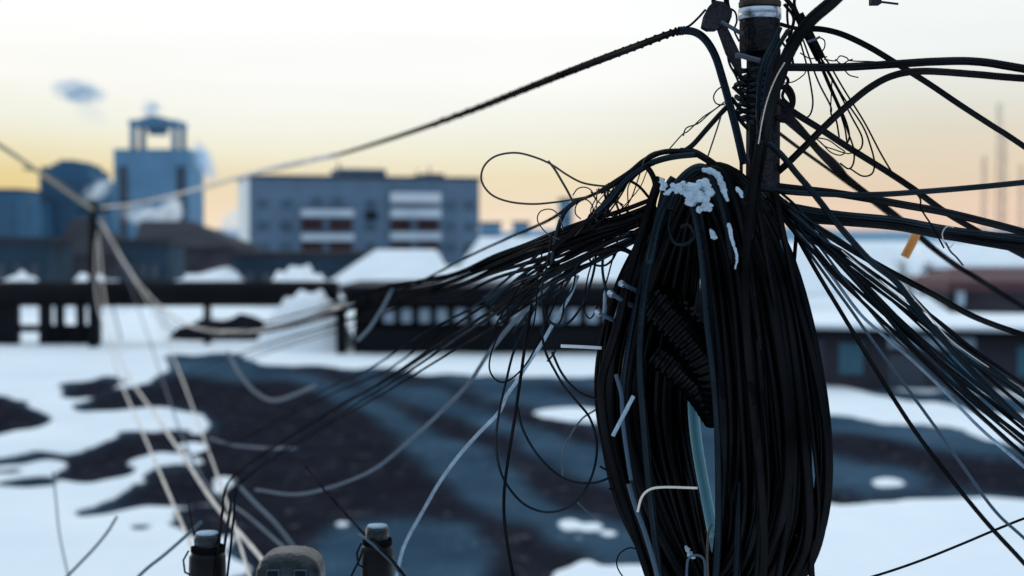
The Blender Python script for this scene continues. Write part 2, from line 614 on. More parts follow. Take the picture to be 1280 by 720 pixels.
def yard():
    us = np.arange(-420, 1720, 3.0)
    vs = np.concatenate([np.arange(408, 560, 1.0), np.arange(560, 760, 1.6), np.arange(760, 1000, 5.0)])
    U, V = np.meshgrid(us, vs)
    # roughen the traced outlines
    nu, nv = np.zeros(U.shape), np.zeros(U.shape)
    for fx, fy, am in ((.02, .07, 7), (.055, .17, 4.5), (.13, .4, 2.6), (.3, .8, 1.2)):
        r_ = random.Random(int(fx * 1000))
        for _ in range(5):
            a, b, p_, q_ = r_.uniform(-1, 1), r_.uniform(.4, 1), r_.random() * 6.28, r_.random() * 6.28
            nu += am * np.sin(U * fx * a + V * fy * b + p_) * .8
            nv += am * .3 * np.sin(U * fx * b - V * fy * a + q_) * .8
    Un, Vn = U + nu, V + nv * .8
    wet = np.zeros(U.shape)
    for k in K:
        wet[inside(k, Un, Vn)] = 1
    snow = (~inside(YARD, Un, Vn)).astype(float)
    for k in D_:
        m = inside(k, Un, Vn)
        snow[m] = 0
        wet[m] = 1
    for i, k in enumerate(SN):
        m = inside(k, Un if i < 2 else U + nu * .4, Vn if i < 2 else V + nv * .4)
        snow[m] = 1
    wet = blur(wet, 4, 5, 3)
    snow = blur(snow, 2, 1, 3)
    verts = []
    co = []
    for jj in range(len(vs)):
        for ii in range(len(us)):
            p = G(us[ii], vs[jj], 0)
            h = .01 + .07 * snow[jj, ii] + .02 * snow[jj, ii] * noise.noise(Vector((p.x * .9, p.y * .5, 0)))
            if jj == 0 or jj == len(vs) - 1 or ii == 0 or ii == len(us) - 1:
                h = -.05
            verts.append((p.x, p.y, GZ + h))
    n = len(us)
    faces = [(a, a + n, a + n + 1, a + 1) for jj in range(len(vs) - 1) for a in range(jj * n, jj * n + n - 1)]
    m = bpy.data.materials.new("yard_surface")
    m.use_nodes = True
    t = m.node_tree
    b = t.nodes["Principled BSDF"]
    b.inputs["Roughness"].default_value = .9
    b.inputs["Specular IOR Level"].default_value = 0.0
    tcn = t.nodes.new("ShaderNodeTexCoord")

    def nz_(sc, det=6, rough=.6):
        k = t.nodes.new("ShaderNodeTexNoise")
        k.inputs["Scale"].default_value = sc
        k.inputs["Detail"].default_value = det
        k.inputs["Roughness"].default_value = rough
        t.links.new(tcn.outputs["Object"], k.inputs[0])
        return k.outputs[0]

    def step(attr, nsock, amp, lo, hi):
        at = t.nodes.new("ShaderNodeAttribute")
        at.attribute_name = attr
        ma = t.nodes.new("ShaderNodeMath")
        ma.operation = 'MULTIPLY_ADD'
        t.links.new(nsock, ma.inputs[0])
        ma.inputs[1].default_value = amp
        ma.inputs[2].default_value = -amp / 2
        ad = t.nodes.new("ShaderNodeMath")
        ad.operation = 'ADD'
        t.links.new(ma.outputs[0], ad.inputs[0])
        t.links.new(at.outputs["Fac"], ad.inputs[1])
        mr = t.nodes.new("ShaderNodeMapRange")
        mr.interpolation_type = 'SMOOTHSTEP'
        mr.inputs[1].default_value = lo
        mr.inputs[2].default_value = hi
        t.links.new(ad.outputs[0], mr.inputs[0])
        return mr.outputs[0]

    def rmp(nsock, c0, c1):
        r_ = t.nodes.new("ShaderNodeValToRGB")
        r_.color_ramp.elements[0].position = .3
        r_.color_ramp.elements[1].position = .7
        r_.color_ramp.elements[0].color = c0 + (1,)
        r_.color_ramp.elements[1].color = c1 + (1,)
        t.links.new(nsock, r_.inputs[0])
        return r_.outputs[0]

    def mx(f, a, c_):
        k = t.nodes.new("ShaderNodeMix")
        k.data_type = 'RGBA'
        t.links.new(f, k.inputs[0])
        t.links.new(a, k.inputs[6])
        t.links.new(c_, k.inputs[7])
        return k.outputs[2]

    n1, n2, n3 = nz_(.35), nz_(1.3), nz_(5)
    asp = rmp(n1, (.022, .045, .072), (.056, .102, .150))
    wt = rmp(n2, (.010, .010, .015), (.021, .022, .032))
    sno = rmp(n1, (.76, .80, .84), (.86, .88, .90))
    base = mx(step("wetness", n2, .9, .05, .95), asp, wt)
    fin = mx(step("snow_cover", n2, .9, .36, .64), base, sno)
    # thin slush scattered on the dark parts
    sl = t.nodes.new("ShaderNodeMapRange")
    sl.inputs[1].default_value = .60
    sl.inputs[2].default_value = .72
    sl.inputs[4].default_value = .10
    t.links.new(n3, sl.inputs[0])
    t.links.new(mx(sl.outputs[0], fin, sno), b.inputs["Base Color"])
    bp = t.nodes.new("ShaderNodeBump")
    bp.inputs["Strength"].default_value = .35
    bp.inputs["Distance"].default_value = .05
    t.links.new(n2, bp.inputs["Height"])
    t.links.new(bp.outputs[0], b.inputs["Normal"])
    o = mesh("yard", verts, faces, m, None, True)
    for nm, arr in (("wetness", wet), ("snow_cover", snow)):
        at = o.data.attributes.new(nm, 'FLOAT', 'POINT')
        at.data.foreach_set("value", arr.astype(np.float32).ravel())
    o["kind"] = "structure"


yard()


def drift(name, label, pts_top, base_v, d, m='snow', dep=6.0, seed=0):
    """a heap with a traced skyline, sloping to the ground in front and behind"""
    c = catmull(pts_top, 12)
    rows = 11
    v, f = [], []
    n = len(c)
    for j in range(rows):
        t = j / (rows - 1) * 2 - 1
        for i, p in enumerate(c):
            top = W(p[0], p[1], d)
            prof = math.cos(t * math.pi / 2) ** 0.8 if abs(t) < 1 else 0
            e = min(i, n - 1 - i) / n
            hh = (top.z - GZ) * prof * min(1, e * 12)
            nn = (noise.noise(Vector((top.x * .8, t * 3, seed))) * .35 + noise.noise(Vector((top.x * 2.6, t * 7, seed))) * .2) * (1 if abs(t) < 1 else 0)
            v.append((top.x, d + t * dep, GZ - 0.02 + max(0, hh * (1 + nn))))
    for j in range(rows - 1):
        for i in range(n - 1):
            a = j * n + i
            f.append((a, a + 1, a + n + 1, a + n))
    o = mesh(name, v, f, M[m], None, True)
    return o


# far hills at the rim of the town
def hills():
    v, f = [], []
    n = 160
    for i in range(n + 1):
        a = -70 + 140 * i / n
        h = 12 + 16 * abs(noise.noise(Vector((a * .06, 2, 0)))) + 5 * noise.noise(Vector((a * .4, 5, 0)))
        x, y = math.sin(R(a)), math.cos(R(a))
        v += [(x * 1500, y * 1500, GZ - 1), (x * 1700, y * 1700, GZ + h), (x * 2100, y * 2100, GZ - 1)]
    for i in range(n):
        for k in range(2):
            a = i * 3 + k
            f.append((a, a + 3, a + 4, a + 1))
    mesh("hills", v, f, M['wallb'], None, True)["kind"] = "structure"


hills()


# ------------------------------------------------------------------ buildings
def loc_frame(u, d):
    p = W(u, HZ, d)
    return Vector((p.x, d, GZ))


def zz(v, d):
    """height above ground of photo row v at depth d"""
    return W(640, v, d).z - GZ


def windows(root, cols, rows, x0, x1, z0, dz, ww, wh, y, m='darkglass', name='window'):
    for r_ in range(rows):
        for c_ in range(cols):
            x = x0 + (x1 - x0) * (c_ + .5) / cols
            z = z0 + dz * r_
            MB().box(x - ww / 2, x + ww / 2, y - .06, y + .05, z, z + wh).build(name, M[m], root)


def apartment():
    d = 175.0
    al = math.atan(0.30)
    o = empty("apartment_block", loc_frame(312, d), "long grey apartment block with pale and brown balconies and an end wall coloured sunlit",
              "building", rz=al)
    k = 29.3 / 286
    X = lambda u: (u - 312) * k
    Z = lambda v: 3.5 + (HZ - v) * 0.1
    top = Z(223)
    MB().box(0, 29.3, 0, 12, 0, top).build("wall", M['apt'], o)
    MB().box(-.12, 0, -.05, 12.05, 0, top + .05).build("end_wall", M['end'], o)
    MB().box(-.3, 29.5, -.2, 12.2, top, top + .35).build("roof", M['darkroof'], o)
    MB().box(X(425), X(485), 3, 9, top + .35, Z(209)).build("lift_house", M['apt'], o)
    MB().box(X(533), X(560), 3, 9, top + .35, Z(214)).build("roof_hatch", M['apt'], o)
    MB().tube([(X(427), 4, Z(209)), (X(427), 4, Z(200))], .12).build("roof_aerial", M['darkroof'], o)
    MB().tube([(X(543), 4, Z(214)), (X(543), 4, Z(204))], .10).build("roof_aerial", M['darkroof'], o)
    MB().tube([(X(532), 6, top), (X(532), 6, Z(208))], .08).build("roof_aerial", M['darkroof'], o)
    for (u0, u1, rows) in ((373, 437, ((262, 271, 'balc'), (292, 301, 'balc'), (318, 326, 'balc'))),
                           (483, 546, ((240, 253, 'white'), (260, 272, 'balc'), (290, 300, 'balc'), (317, 325, 'balc')))):
        for (v0, v1, mm) in rows:
            b = MB().box(X(u0), X(u1), -1.1, -.05, Z(v1), Z(v0)).build("balcony", M[mm], o)
        for (v0, v1) in ((274, 288), (303, 314)):
            MB().box(X(u0) + .1, X(u1) - .1, -.12, .05, Z(v1), Z(v0)).build("balcony_recess", M['brown'], o)
            MB().box(X((u0 + u1) / 2) - .5, X((u0 + u1) / 2) + .3, -.22, -.125, Z(v1), Z(v0)).build("balcony_pane", M['apt'], o)
    for uu in (328, 356, 459, 560, 585):
        for vv in (250, 277, 304):
            MB().box(X(uu) - .75, X(uu) + .75, -.05, .04, Z(vv + 12), Z(vv)).build("window", M['aptglass'], o)
    for uu in (392, 418):
        MB().box(X(uu) - .75, X(uu) + .75, -.05, .04, Z(259), Z(247)).build("window", M['aptglass'], o)
    MB().box(X(452), X(468), -.07, .04, Z(275), Z(264)).build("stair_window", M['black'], o)


def tower():
    d = 380.0
    o = empty("tower_block", loc_frame(190, d), "tall blue-grey tower with an open square frame on its roof and steam behind it", "building")
    k = d / F
    X = lambda u: (u - 190) * k
    Z = lambda v: zz(v, d)
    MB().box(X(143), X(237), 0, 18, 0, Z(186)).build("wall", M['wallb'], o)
    for u0, u1 in ((150, 160), (222, 232)):
        MB().box(X(u0), X(u1), -.5, -.01, 0, Z(208)).build("window_strip", M['darkglass'], o)
    for u0, u1 in ((161, 167), (213, 219)):
        MB().box(X(u0), X(u1), 2, 4, Z(186), Z(150)).build("frame_post", M['wallb'], o)
        MB().box(X(u0), X(u1), 12, 14, Z(186), Z(150)).build("frame_post", M['wallb'], o)
    MB().box(X(160), X(220), 1.5, 14.5, Z(156), Z(149)).build("frame_lintel", M['wallb'], o)
    MB().prism([(X(168), Z(149) + .02), (X(210), Z(149) + .02), (X(204), Z(146)), (X(190), Z(143)), (X(176), Z(146))], 3, 13).build("frame_cap", M['wallb'], o)
    MB().box(X(180), X(200), 5, 10, Z(166), Z(156) - .02).build("water_tank", M['wallb'], o)


def simple_block(name, label, u0, u1, v0, d, dep, m, extra=None, cols=4, rows=3, wm='darkglass'):
    o = empty(name, loc_frame((u0 + u1) / 2, d), label, "building")
    k = d / F
    uc = (u0 + u1) / 2
    X = lambda u: (u - uc) * k
    t = zz(v0, d)
    if extra:
        poly = [(X(u1), 0), (X(u1), zz(extra[-1][1], d))] + [(X(a), zz(b, d)) for a, b in reversed(extra[:-1])] + [(X(u0), 0)]
        MB().prism(poly, 0, dep).build("wall", M[m], o)
    else:
        MB().box(X(u0), X(u1), 0, dep, 0, t).build("wall", M[m], o)
        MB().box(X(u0) - .2, X(u1) + .2, -.2, dep + .2, t + .002, t + .4).build("roof", M['darkroof'], o)
    hh = zz(v0, d)
    if cols:
        windows(o, cols, rows, X(u0) + .5, X(u1) - .5, hh * .25, hh * .62 / rows, (X(u1) - X(u0)) / cols * .4, hh * .62 / rows * .5, 0, wm)
    return o


def gable(name, label, u0, u1, v_eave, v_ridge, ub, uc, d, dep, wall, roof, thick=.35, snow=True, extra=None):
    """a low house with its long roof slope to the camera; ub..uc = ends of the ridge"""
    um = (u0 + u1) / 2
    o = empty(name, loc_frame(um, d), label, "building")
    k = d / F
    X = lambda u: (u - um) * k
    ze, zr = zz(v_eave, d), zz(v_ridge, d + dep / 2)
    MB().box(X(u0) + .3, X(u1) - .3, .3, dep - .3, 0, ze - .01).build("wall", M[wall], o)
    b = MB()
    kk = (d + dep / 2) / F
    XR = lambda u: (u - 640) * kk - W(um, HZ, d).x
    vs = [(X(u0), 0, ze), (X(u1), 0, ze), (X(u1), dep, ze), (X(u0), dep, ze), (XR(ub), dep / 2, zr), (XR(uc), dep / 2, zr)]
    low = [(x, y, z - thick) for x, y, z in vs]
    b.v = low[:4] + vs
    b.f = [(3, 2, 1, 0), (0, 1, 5, 4), (1, 2, 6, 5), (2, 3, 7, 6), (3, 0, 4, 7), (4, 5, 9, 8), (5, 6, 9), (6, 7, 8, 9), (7, 4, 8)]
    b.build("roof", M[roof], o)
    return o, X, ze


apartment()
tower()
simple_block("apartment_tower", "tall dark blue block with a stepped rounded top left of the framed tower", 50, 118, 204, 330, 16, 'wallc',
             extra=[(50, 222), (53, 208), (66, 208), (66.5, 204), (74, 204), (74.5, 200), (92, 200), (92.5, 204), (103, 204), (103.5, 210), (112, 211), (113, 219), (120, 226)], cols=5, rows=6)
simple_block("office_block", "low flat-roofed blue block at the far left edge of the picture", -60, 24, 238, 300, 14, 'wallc', cols=5, rows=4)
simple_block("office_block", "narrow blue-grey block filling the gap beside the far left block", 25, 49, 250, 320, 12, 'wallc', cols=2, rows=4)
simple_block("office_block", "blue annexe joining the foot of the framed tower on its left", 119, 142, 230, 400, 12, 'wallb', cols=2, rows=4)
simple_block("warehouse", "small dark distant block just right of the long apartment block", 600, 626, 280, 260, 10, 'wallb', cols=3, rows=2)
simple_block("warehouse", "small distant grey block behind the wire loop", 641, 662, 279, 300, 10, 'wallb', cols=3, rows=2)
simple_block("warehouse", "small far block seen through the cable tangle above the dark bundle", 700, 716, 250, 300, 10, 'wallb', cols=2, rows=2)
gable("brick_house", "dark brick house with a steep dark roof behind the wooden post", 62, 150, 318, 272, 92, 112, 120, 9, 'brick', 'darkroof')
gable("brick_house", "wide dark-roofed brick house in front of the framed tower", 165, 296, 308, 276, 176, 240, 140, 12, 'brick', 'darkroof')
gable("shed", "low shed with a bright snowy roof left of the apartment block", 206, 300, 354, 334, 280, 294, 90, 5, 'brick', 'snow')
gable("snowy_house", "house with a broad clean snowy hipped roof in front of the apartment block", 410, 560, 352, 312, 470, 545, 80, 8, 'brick', 'snow')
gable("snowy_house", "house with a snowy roof and brick chimney behind the dark cable bundle", 565, 740, 346, 296, 600, 720, 88, 9, 'brick', 'snow')
gable("snowy_house", "red-walled snowy house seen under the left cable tangle", 690, 800, 352, 322, 715, 790, 66, 6, 'redroof', 'snow')
o_, X_, z_ = gable("snowy_house", "large house with a pale snowy roof behind the fan of cables", 985, 1180, 366, 306, 1000, 1130, 75, 9, 'brick', 'snow')
o_, X_, z_ = gable("red_house", "brick house with a dull red roof at the right edge", 1186, 1330, 352, 334, 1190, 1330, 52, 5, 'brick', 'redroof')
MB().box(X_(1198), X_(1208), .1, .28, z_ - .9, z_ - .15).build("window", M['paneglow'], o_)
MB().box(X_(1188), X_(1194), -.02, .28, 0, z_ - .4).build("drain_pipe", M['black'], o_)
gable("snowy_house", "far snowy roof above the red-roofed house", 1150, 1330, 330, 304, 1160, 1330, 110, 8, 'brick', 'snow')

simple_block("garage_row", "row of low dark garages at the far left behind the pipe", -80, 62, 304, 95, 5, 'darkblue', cols=6, rows=1)
simple_block("garage_row", "low dark shed row between the brick houses and the apartment block", 148, 210, 306, 98, 5, 'darkblue', cols=3, rows=1)
simple_block("garage_row", "low dark garage row at the foot of the apartment block", 290, 470, 322, 92, 5, 'darkblue', cols=7, rows=1)
# chimney of the snowy house
MB().box(-.25, .25, -.25, .25, 0, 2.4).build("roof_chimney", M['brick'])
ch = bpy.data.objects["roof_chimney"]
ch.name = "chimney"
par = [o for o in bpy.data.objects if o.get('label', '').startswith("house with a snowy roof and brick chimney")][0]
ch.parent = par
ch.location = (-1.2, 4.0, zz(346, 88) - .3)


# masts far right
def mast(u, v_top, d, label, w=.35):
    o = empty("radio_mast", loc_frame(u, d), label, "mast")
    h = zz(v_top, d)
    b = MB()
    for sx, sy in ((-1, -1), (1, -1), (0, 1)):
        b.tube([(sx * w, sy * w, 0), (sx * w * .6, sy * w * .6, h)], .045, 5)
    b.build("leg_frame", M['slatec'], o)
    b = MB()
    k = int(h / 1.6)
    for i in range(k):
        z = h * i / k
        s = -1 if i % 2 else 1
        b.tube([(s * w, -w, z), (-s * w * .9, -w, z + h / k)], .025, 4)
        b.tube([(s * w, -w, z), (0, w, z + h / k)], .025, 4)
    b.build("bracing", M['slatec'], o)
    return o


mast(1229, 195, 230, "shorter lattice mast left of the taller masts at the right edge", .4)
mast(1247, 128, 240, "tallest lattice mast rising into the sky at the right edge", .5)
mast(1254, 165, 236, "slim mast touching the tallest mast on its right")
mast(1275, 205, 250, "rightmost thin mast at the edge of the picture")


# the long dark shed with a row of frosted panes
def long_shed():
    d = 42.0
    o = empty("long_shed", loc_frame(600, d), "long low black shed with a row of small frosted panes across the yard", "building")
    k = d / F
    X = lambda u: (u - 600) * k
    Z = lambda v: zz(v, d)
    MB().box(X(440), X(1000), 0.25, 5, 0, Z(412)).build("lower_wall", M['black'], o)
    MB().box(X(432), X(1000), -.1, 5.4, Z(380), Z(360)).build("roof", M['black'], o)
    MB().box(X(440), X(1000), .5, 5, Z(412) + .004, Z(380) - .004).build("window_band", M['black'], o)
    for u in (478, 500, 523, 545, 568, 592, 616, 640, 664, 690, 712, 735, 758):
        MB().box(X(u), X(u + 13), .40, .49, Z(404), Z(387)).build("pane", M['paneglow'], o)
    MB().box(X(420), X(432), -.1, .3, 0, Z(380) - .004).build("post", M['black'], o)
    MB().box(X(425), X(1000), -.12, 5.4, Z(360) + .003, Z(357)).build("gutter", M['darkroof'], o)


long_shed()


# the elevated heating pipe on its frames, at the left
def heat_pipe():
    d = 46.0
    o = empty("heating_pipe", loc_frame(150, d), "black wrapped heating pipe carried on frames above the snow, left of the shed", "pipe")
    k = d / F
    X = lambda u: (u - 150) * k
    Z = lambda v: zz(v, d)
    b = MB()
    zc = (Z(351) + Z(383)) / 2
    b.tube([(X(-300), 0, zc), (X(0), 0, zc), (X(200), 0, zc), (X(422), 0, zc)], (Z(351) - Z(383)) / 2, 20)
    b.build("pipe", M['pipe'], o, True)
    for u0, u1 in ((-60, -40), (-5, 22), (50, 62), (70, 78), (96, 104), (112, 124)):
        MB().box(X(u0), X(u1), -.2, .2, 0, Z(382)).build("support", M['black'], o)
    MB().box(X(-300), X(120), -.12, .12, Z(415), Z(406)).build("cross_rail", M['black'], o)
    MB().box(X(48), X(112), -.08, .10, 0.01, Z(415) - .01).build("plank_panel", M['black'], o)
    MB().box(X(-300), X(-5), -.08, .10, 0.01, Z(415) - .01).build("plank_panel", M['black'], o)
    MB().box(X(255), X(262), -.2, .2, 0, Z(382)).build("support", M['black'], o)


heat_pipe()
o = drift("snow_drift", None, [(318, 430), (335, 402), (350, 384), (368, 370), (385, 363), (402, 366), (418, 380), (432, 405), (446, 430)], 410, 44.5, 'snow', 1.6)
tag(o, "smooth white snow drift where the pipe meets the shed", "snow drift")
o = drift("rubble_heap", None, [(205, 426), (230, 408), (255, 398), (280, 400), (300, 393), (322, 398), (345, 412), (365, 424)], 420, 49, 'wet', 1.5, 3)
tag(o, "low dark rubble heap in the snow beyond the pipe", "rubble")
o = drift("snow_drift", None, [(-60, 356), (0, 351), (30, 345), (50, 353), (75, 357), (100, 352), (130, 349), (150, 354), (170, 357)], 360, 70, 'snow', 5, 5)
tag(o, "uneven snow drift showing above the pipe at the far left", "snow drift")
o = drift("snow_drift", None, [(330, 356), (350, 347), (365, 341), (380, 339), (398, 346), (430, 356)], 360, 74, 'snow', 4, 9)
tag(o, "lumpy snow drift between the bushes below the apartment block", "snow drift")


# the building at the right
def side_building():
    d = 33.0
    al = R(-14)
    o = empty("outbuilding", loc_frame(1000, d), "low brown outbuilding with a snow-covered roof and blue doors at right", "building", rz=al)
    Z = lambda v: zz(v, d)
    L = 14
    MB().box(0, L, 0, 5, 0, Z(418)).build("wall", M['brick'], o)
    MB().box(-.2, L, -.35, 5.2, Z(418) + .003, Z(410)).build("eave", M['black'], o)
    b = MB()
    b.prism([(-.25, Z(410) + .003), (L, Z(410) + .003), (L, Z(403)), (-.25, Z(403))], -.4, 5.3)
    b.build("roof_snow", M['snow'], o, bevel=.05)
    for x0, x1, z0, z1, m, n in ((.9, 1.45, .35, 1.1, 'tealwall', 'door'), (2.0, 3.9, .98, 1.25, 'paneglow', 'window'), (2.0, 2.8, .0, .85, 'darkglass', 'door'),
                                 (3.3, 4.0, .0, .9, 'tealwall', 'door'), (4.8, 5.3, .4, 1.1, 'tealwall', 'window'), (5.8, 6.2, .3, 1.2, 'darkglass', 'window'),
                                 (.2, .55, .1, 1.15, 'darkglass', 'window')):
        MB().box(x0, x1, -.05, .03, z0 + .02, z1).build(n, M[m], o)
    return o


side_building()
o_, X_, z_ = gable("shed", "small snowy shed roof just left of the outbuilding", 1005, 1190, 392, 370, 1010, 1160, 44, 4, 'tealwall', 'snow')


# bare trees in the middle distance
def tree(u, v_top, d, label, seed, group=None):
    rnd = random.Random(seed)
    base = loc_frame(u, d)
    o = empty("bare_tree", base, label, "tree", group)
    h = zz(v_top, d)
    tr, cr = MB(), MB()
    tr.tube([(0, 0, -.1), (.05 * h * rnd.uniform(-1, 1), 0, h * .35), (.08 * h * rnd.uniform(-1, 1), 0, h * .6)], [h * .03, h * .022, h * .012], 7)

    def br(p, dr, ln, r, lv):
        q = p + dr * ln
        mid = p + dr * ln * .5 + Vector((rnd.uniform(-1, 1), rnd.uniform(-1, 1), rnd.uniform(-.5, 1))) * ln * .07
        cr.tube([p, mid, q], [r, r * .8, r * .5], 4)
        if lv:
            for _ in range(4):
                nd = (dr + Vector((rnd.gauss(0, .55), rnd.gauss(0, .55), rnd.uniform(-.1, .55)))).normalized()
                br(p.lerp(q, rnd.uniform(.35, 1)), nd, ln * rnd.uniform(.5, .75), r * .55, lv - 1)

    for _ in range(7):
        a = rnd.random() * 6.28
        br(Vector((0, 0, h * rnd.uniform(.25, .55))), Vector((math.cos(a) * .7, math.sin(a) * .7, rnd.uniform(.5, 1.2))).normalized(), h * .28, h * .012, 3)
    tr.build("trunk", M['bark'], o)
    cr.build("crown", M['bark'], o)
    return o


for i, (u, v, d, lab) in enumerate((
        (300, 302, 100, "bare tree at the left foot of the apartment block"),
        (322, 316, 96, "small bare tree below the first windows of the apartment block"),
        (352, 312, 104, "bare tree left of the lower brown balconies"),
        (398, 318, 98, "bare tree under the left column of balconies"),
        (590, 296, 130, "bare tree at the right end of the apartment block"),
        (132, 300, 110, "bare tree just right of the wooden post"),
        (30, 300, 115, "bare tree before the far left block"),
        (1140, 318, 64, "dark bare tree behind the fan of cables at right"))):
    tree(u, v, d, lab, 20 + i)


# the far wooden post
def post():
    d = 46.0
    o = empty("wooden_post", G(117, 437), "black wooden post at left that carries the sagging pale cables", "post")
    d = o.location.y
    h = zz(250, d)
    MB().tube([(0, 0, -.2), (0, 0, h * .5), (.02, 0, h)], [.16, .145, .125], 14).build("shaft", M['black'], o, True)
    MB().tube([(-.5, 0, h - .35), (.55, 0, h - .30)], .06, 8).build("crossbar", M['black'], o)
    MB().tube([(0, -.16, h - .6), (.9, -.1, 0.3)], .03, 6).build("brace", M['black'], o)


post()
PD = G(117, 437).y


# steam and smoke
def plume(name, label, u, v, ru, rv, rot, d, col, dens, sc=2.2):
    """a soft puff: ellipsoid of volume that thins out to its edge"""
    bm = bmesh.new()
    bmesh.ops.create_icosphere(bm, subdivisions=3, radius=1)
    me = bpy.data.meshes.new(name)
    bm.to_mesh(me)
    bm.free()
    m = bpy.data.materials.new(name)
    m.use_nodes = True
    t = m.node_tree
    t.nodes.clear()
    ou = t.nodes.new("ShaderNodeOutputMaterial")
    vo = t.nodes.new("ShaderNodeVolumePrincipled")
    vo.inputs["Color"].default_value = col
    co = t.nodes.new("ShaderNodeTexCoord")
    no = t.nodes.new("ShaderNodeTexNoise")
    no.inputs["Scale"].default_value = sc
    no.inputs["Detail"].default_value = 4
    t.links.new(co.outputs["Object"], no.inputs[0])
    ln = t.nodes.new("ShaderNodeVectorMath")
    ln.operation = 'LENGTH'
    t.links.new(co.outputs["Object"], ln.inputs[0])
    fa = t.nodes.new("ShaderNodeMapRange")
    fa.inputs[1].default_value = 1.0
    fa.inputs[2].default_value = 0.1
    t.links.new(ln.outputs["Value"], fa.inputs[0])
    mr = t.nodes.new("ShaderNodeMapRange")
    mr.inputs[1].default_value = .42
    mr.inputs[2].default_value = .62
    mr.inputs[3].default_value = 0.0
    mr.inputs[4].default_value = dens
    t.links.new(no.outputs[0], mr.inputs[0])
    mu = t.nodes.new("ShaderNodeMath")
    mu.operation = 'MULTIPLY'
    t.links.new(fa.outputs[0], mu.inputs[0])
    t.links.new(mr.outputs[0], mu.inputs[1])
    t.links.new(mu.outputs[0], vo.inputs["Density"])
    t.links.new(vo.outputs[0], ou.inputs["Volume"])
    o = link(name, me, m)
    o.location = W(u, v, d)
    k = d / F
    o.scale = (ru * k, max(ru, rv) * k * .8, rv * k)
    o.rotation_euler = (0, R(rot), 0)
    tag(o, label, "smoke", None, "stuff")
    return o


plume("smoke", "small dark blue smoke puff alone in the sky at upper left", 99, 115, 38, 17, 8, 420, (.50, .66, .78, 1), .8, 2.8)
plume("smoke", "faint smoke trail under the dark puff", 112, 140, 34, 18, 35, 425, (.8, .85, .88, 1), .10)
plume("steam", "thin steam rising from the roof of the framed tower", 189, 136, 15, 15, 0, 410, (.4, .62, .8, 1), 0.9)
plume("steam", "thick white steam cloud low beside the right foot of the framed tower", 212, 266, 17, 24, 20, 340, (1, 1, 1, 1), 2.6, 1.4)
plume("steam", "thin steam lying across the foot of the framed tower", 180, 268, 36, 14, 0, 345, (1, 1, 1, 1), .5)
plume("steam", "pale blue steam wisp right of the framed tower", 255, 200, 12, 32, -25, 378, (.72, .86, 1, 1), 1.0, 1.5)
plume("steam", "pale steam hanging above the gap before the apartment block", 290, 276, 18, 22, 0, 360, (1, 1, 1, 1), .8, 1.6)
plume("steam", "pale steam drifting between the stepped block and the framed tower", 122, 238, 26, 12, -35, 315, (.98, 1, 1, 1), .7)

# ================================================================== FOREGROUND
PX = 953                                   # photo column of the pole
base = W(PX, HZ, 2.02)
pole = empty("utility_pole", (base.x, base.y, GZ), "black steel pole with a bright metal band, wrapped in cables", "pole")
kk = 2.02 / F


def pz(v):
    return W(PX, v, 2.02).z - GZ


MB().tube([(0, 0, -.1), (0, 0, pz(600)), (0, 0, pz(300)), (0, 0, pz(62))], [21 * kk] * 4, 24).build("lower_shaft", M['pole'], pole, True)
MB().lathe([(24 * kk, pz(66)), (25 * kk, pz(60)), (25 * kk, pz(-20)), (25 * kk, pz(-420)), (20 * kk, pz(-425))], (-5 * kk, 0, 0)).build("upper_sleeve", M['pole'], pole, True)
MB().lathe([(25.3 * kk, pz(25)), (26.6 * kk, pz(24.5)), (26.6 * kk, pz(11.5)), (25.3 * kk, pz(11))], (-5 * kk, 0, 0), 40).build("metal_band", M['steel'], pole, True)
MB().lathe([(25.2 * kk, pz(9)), (26.2 * kk, pz(8)), (26.2 * kk, pz(3)), (25.2 * kk, pz(2))], (-5 * kk, 0, 0), 40).build("dark_band", M['rust'], pole, True)
# the steel arm low on the pole, which carries the insulators
ARMV = 800
MB().box((180 - PX) * kk * 1.19, 60 * kk, -.03, .03, pz(ARMV + 22), pz(ARMV)).build("crossarm", M['rust'], pole, bevel=.003)
MB().box(-28 * kk, 28 * kk, .025, .05, pz(240), pz(228)).build("bracket", M['rust'], pole, bevel=.002)
MB().tube([(-27 * kk, -.0, pz(232)), (-27 * kk, 0, pz(200))], 2.2 * kk, 8).build("bolt", M['rust'], pole)

# wound cable round the pole, and the ribbed conduit inside the coil
b = MB()
pts = []
for i in range(8 * 16 + 1):
    a = 2 * math.pi * i / 16
    v = 82 + (150 - 82) * i / (8 * 16)
    p = W(PX - 8, v, 2.0)
    pts.append((p.x + math.cos(a) * (19 + 3 * math.sin(i * .21)) * kk, 2.02 + math.sin(a) * 28 * kk, p.z + .002 * math.sin(i * 1.7)))
tag(b.tube(pts, 3.2 * kk, 8).build("wound_cable", M['cable2'], None, True), "black cable wound tightly in rings round the pole below the bent grey strap", "cable")


def conduit(label, pts, w, pitch, m='cable'):
    P, D = dense(pts, 2.0, 24)
    # resample evenly
    Pn = np.array([tuple(p) for p in P])
    s = np.concatenate([[0], np.cumsum(np.linalg.norm(np.diff(Pn, axis=0), axis=1))])
    n = int(s[-1] / (pitch * 2 / F / 6))
    t = np.linspace(0, s[-1], n)
    Q = [Vector((np.interp(x, s, Pn[:, 0]), np.interp(x, s, Pn[:, 1]), np.interp(x, s, Pn[:, 2]))) for x in t]
    rad = [w / 2 * 2 / F * (1 + .10 * (1 if (i % 6) < 3 else -1)) for i in range(n)]
    v, f = tube_geo(Q, rad, 20)
    o = mesh("corrugated_conduit", v, f, M[m], None, False)
    tag(o, label, "conduit")
    return o


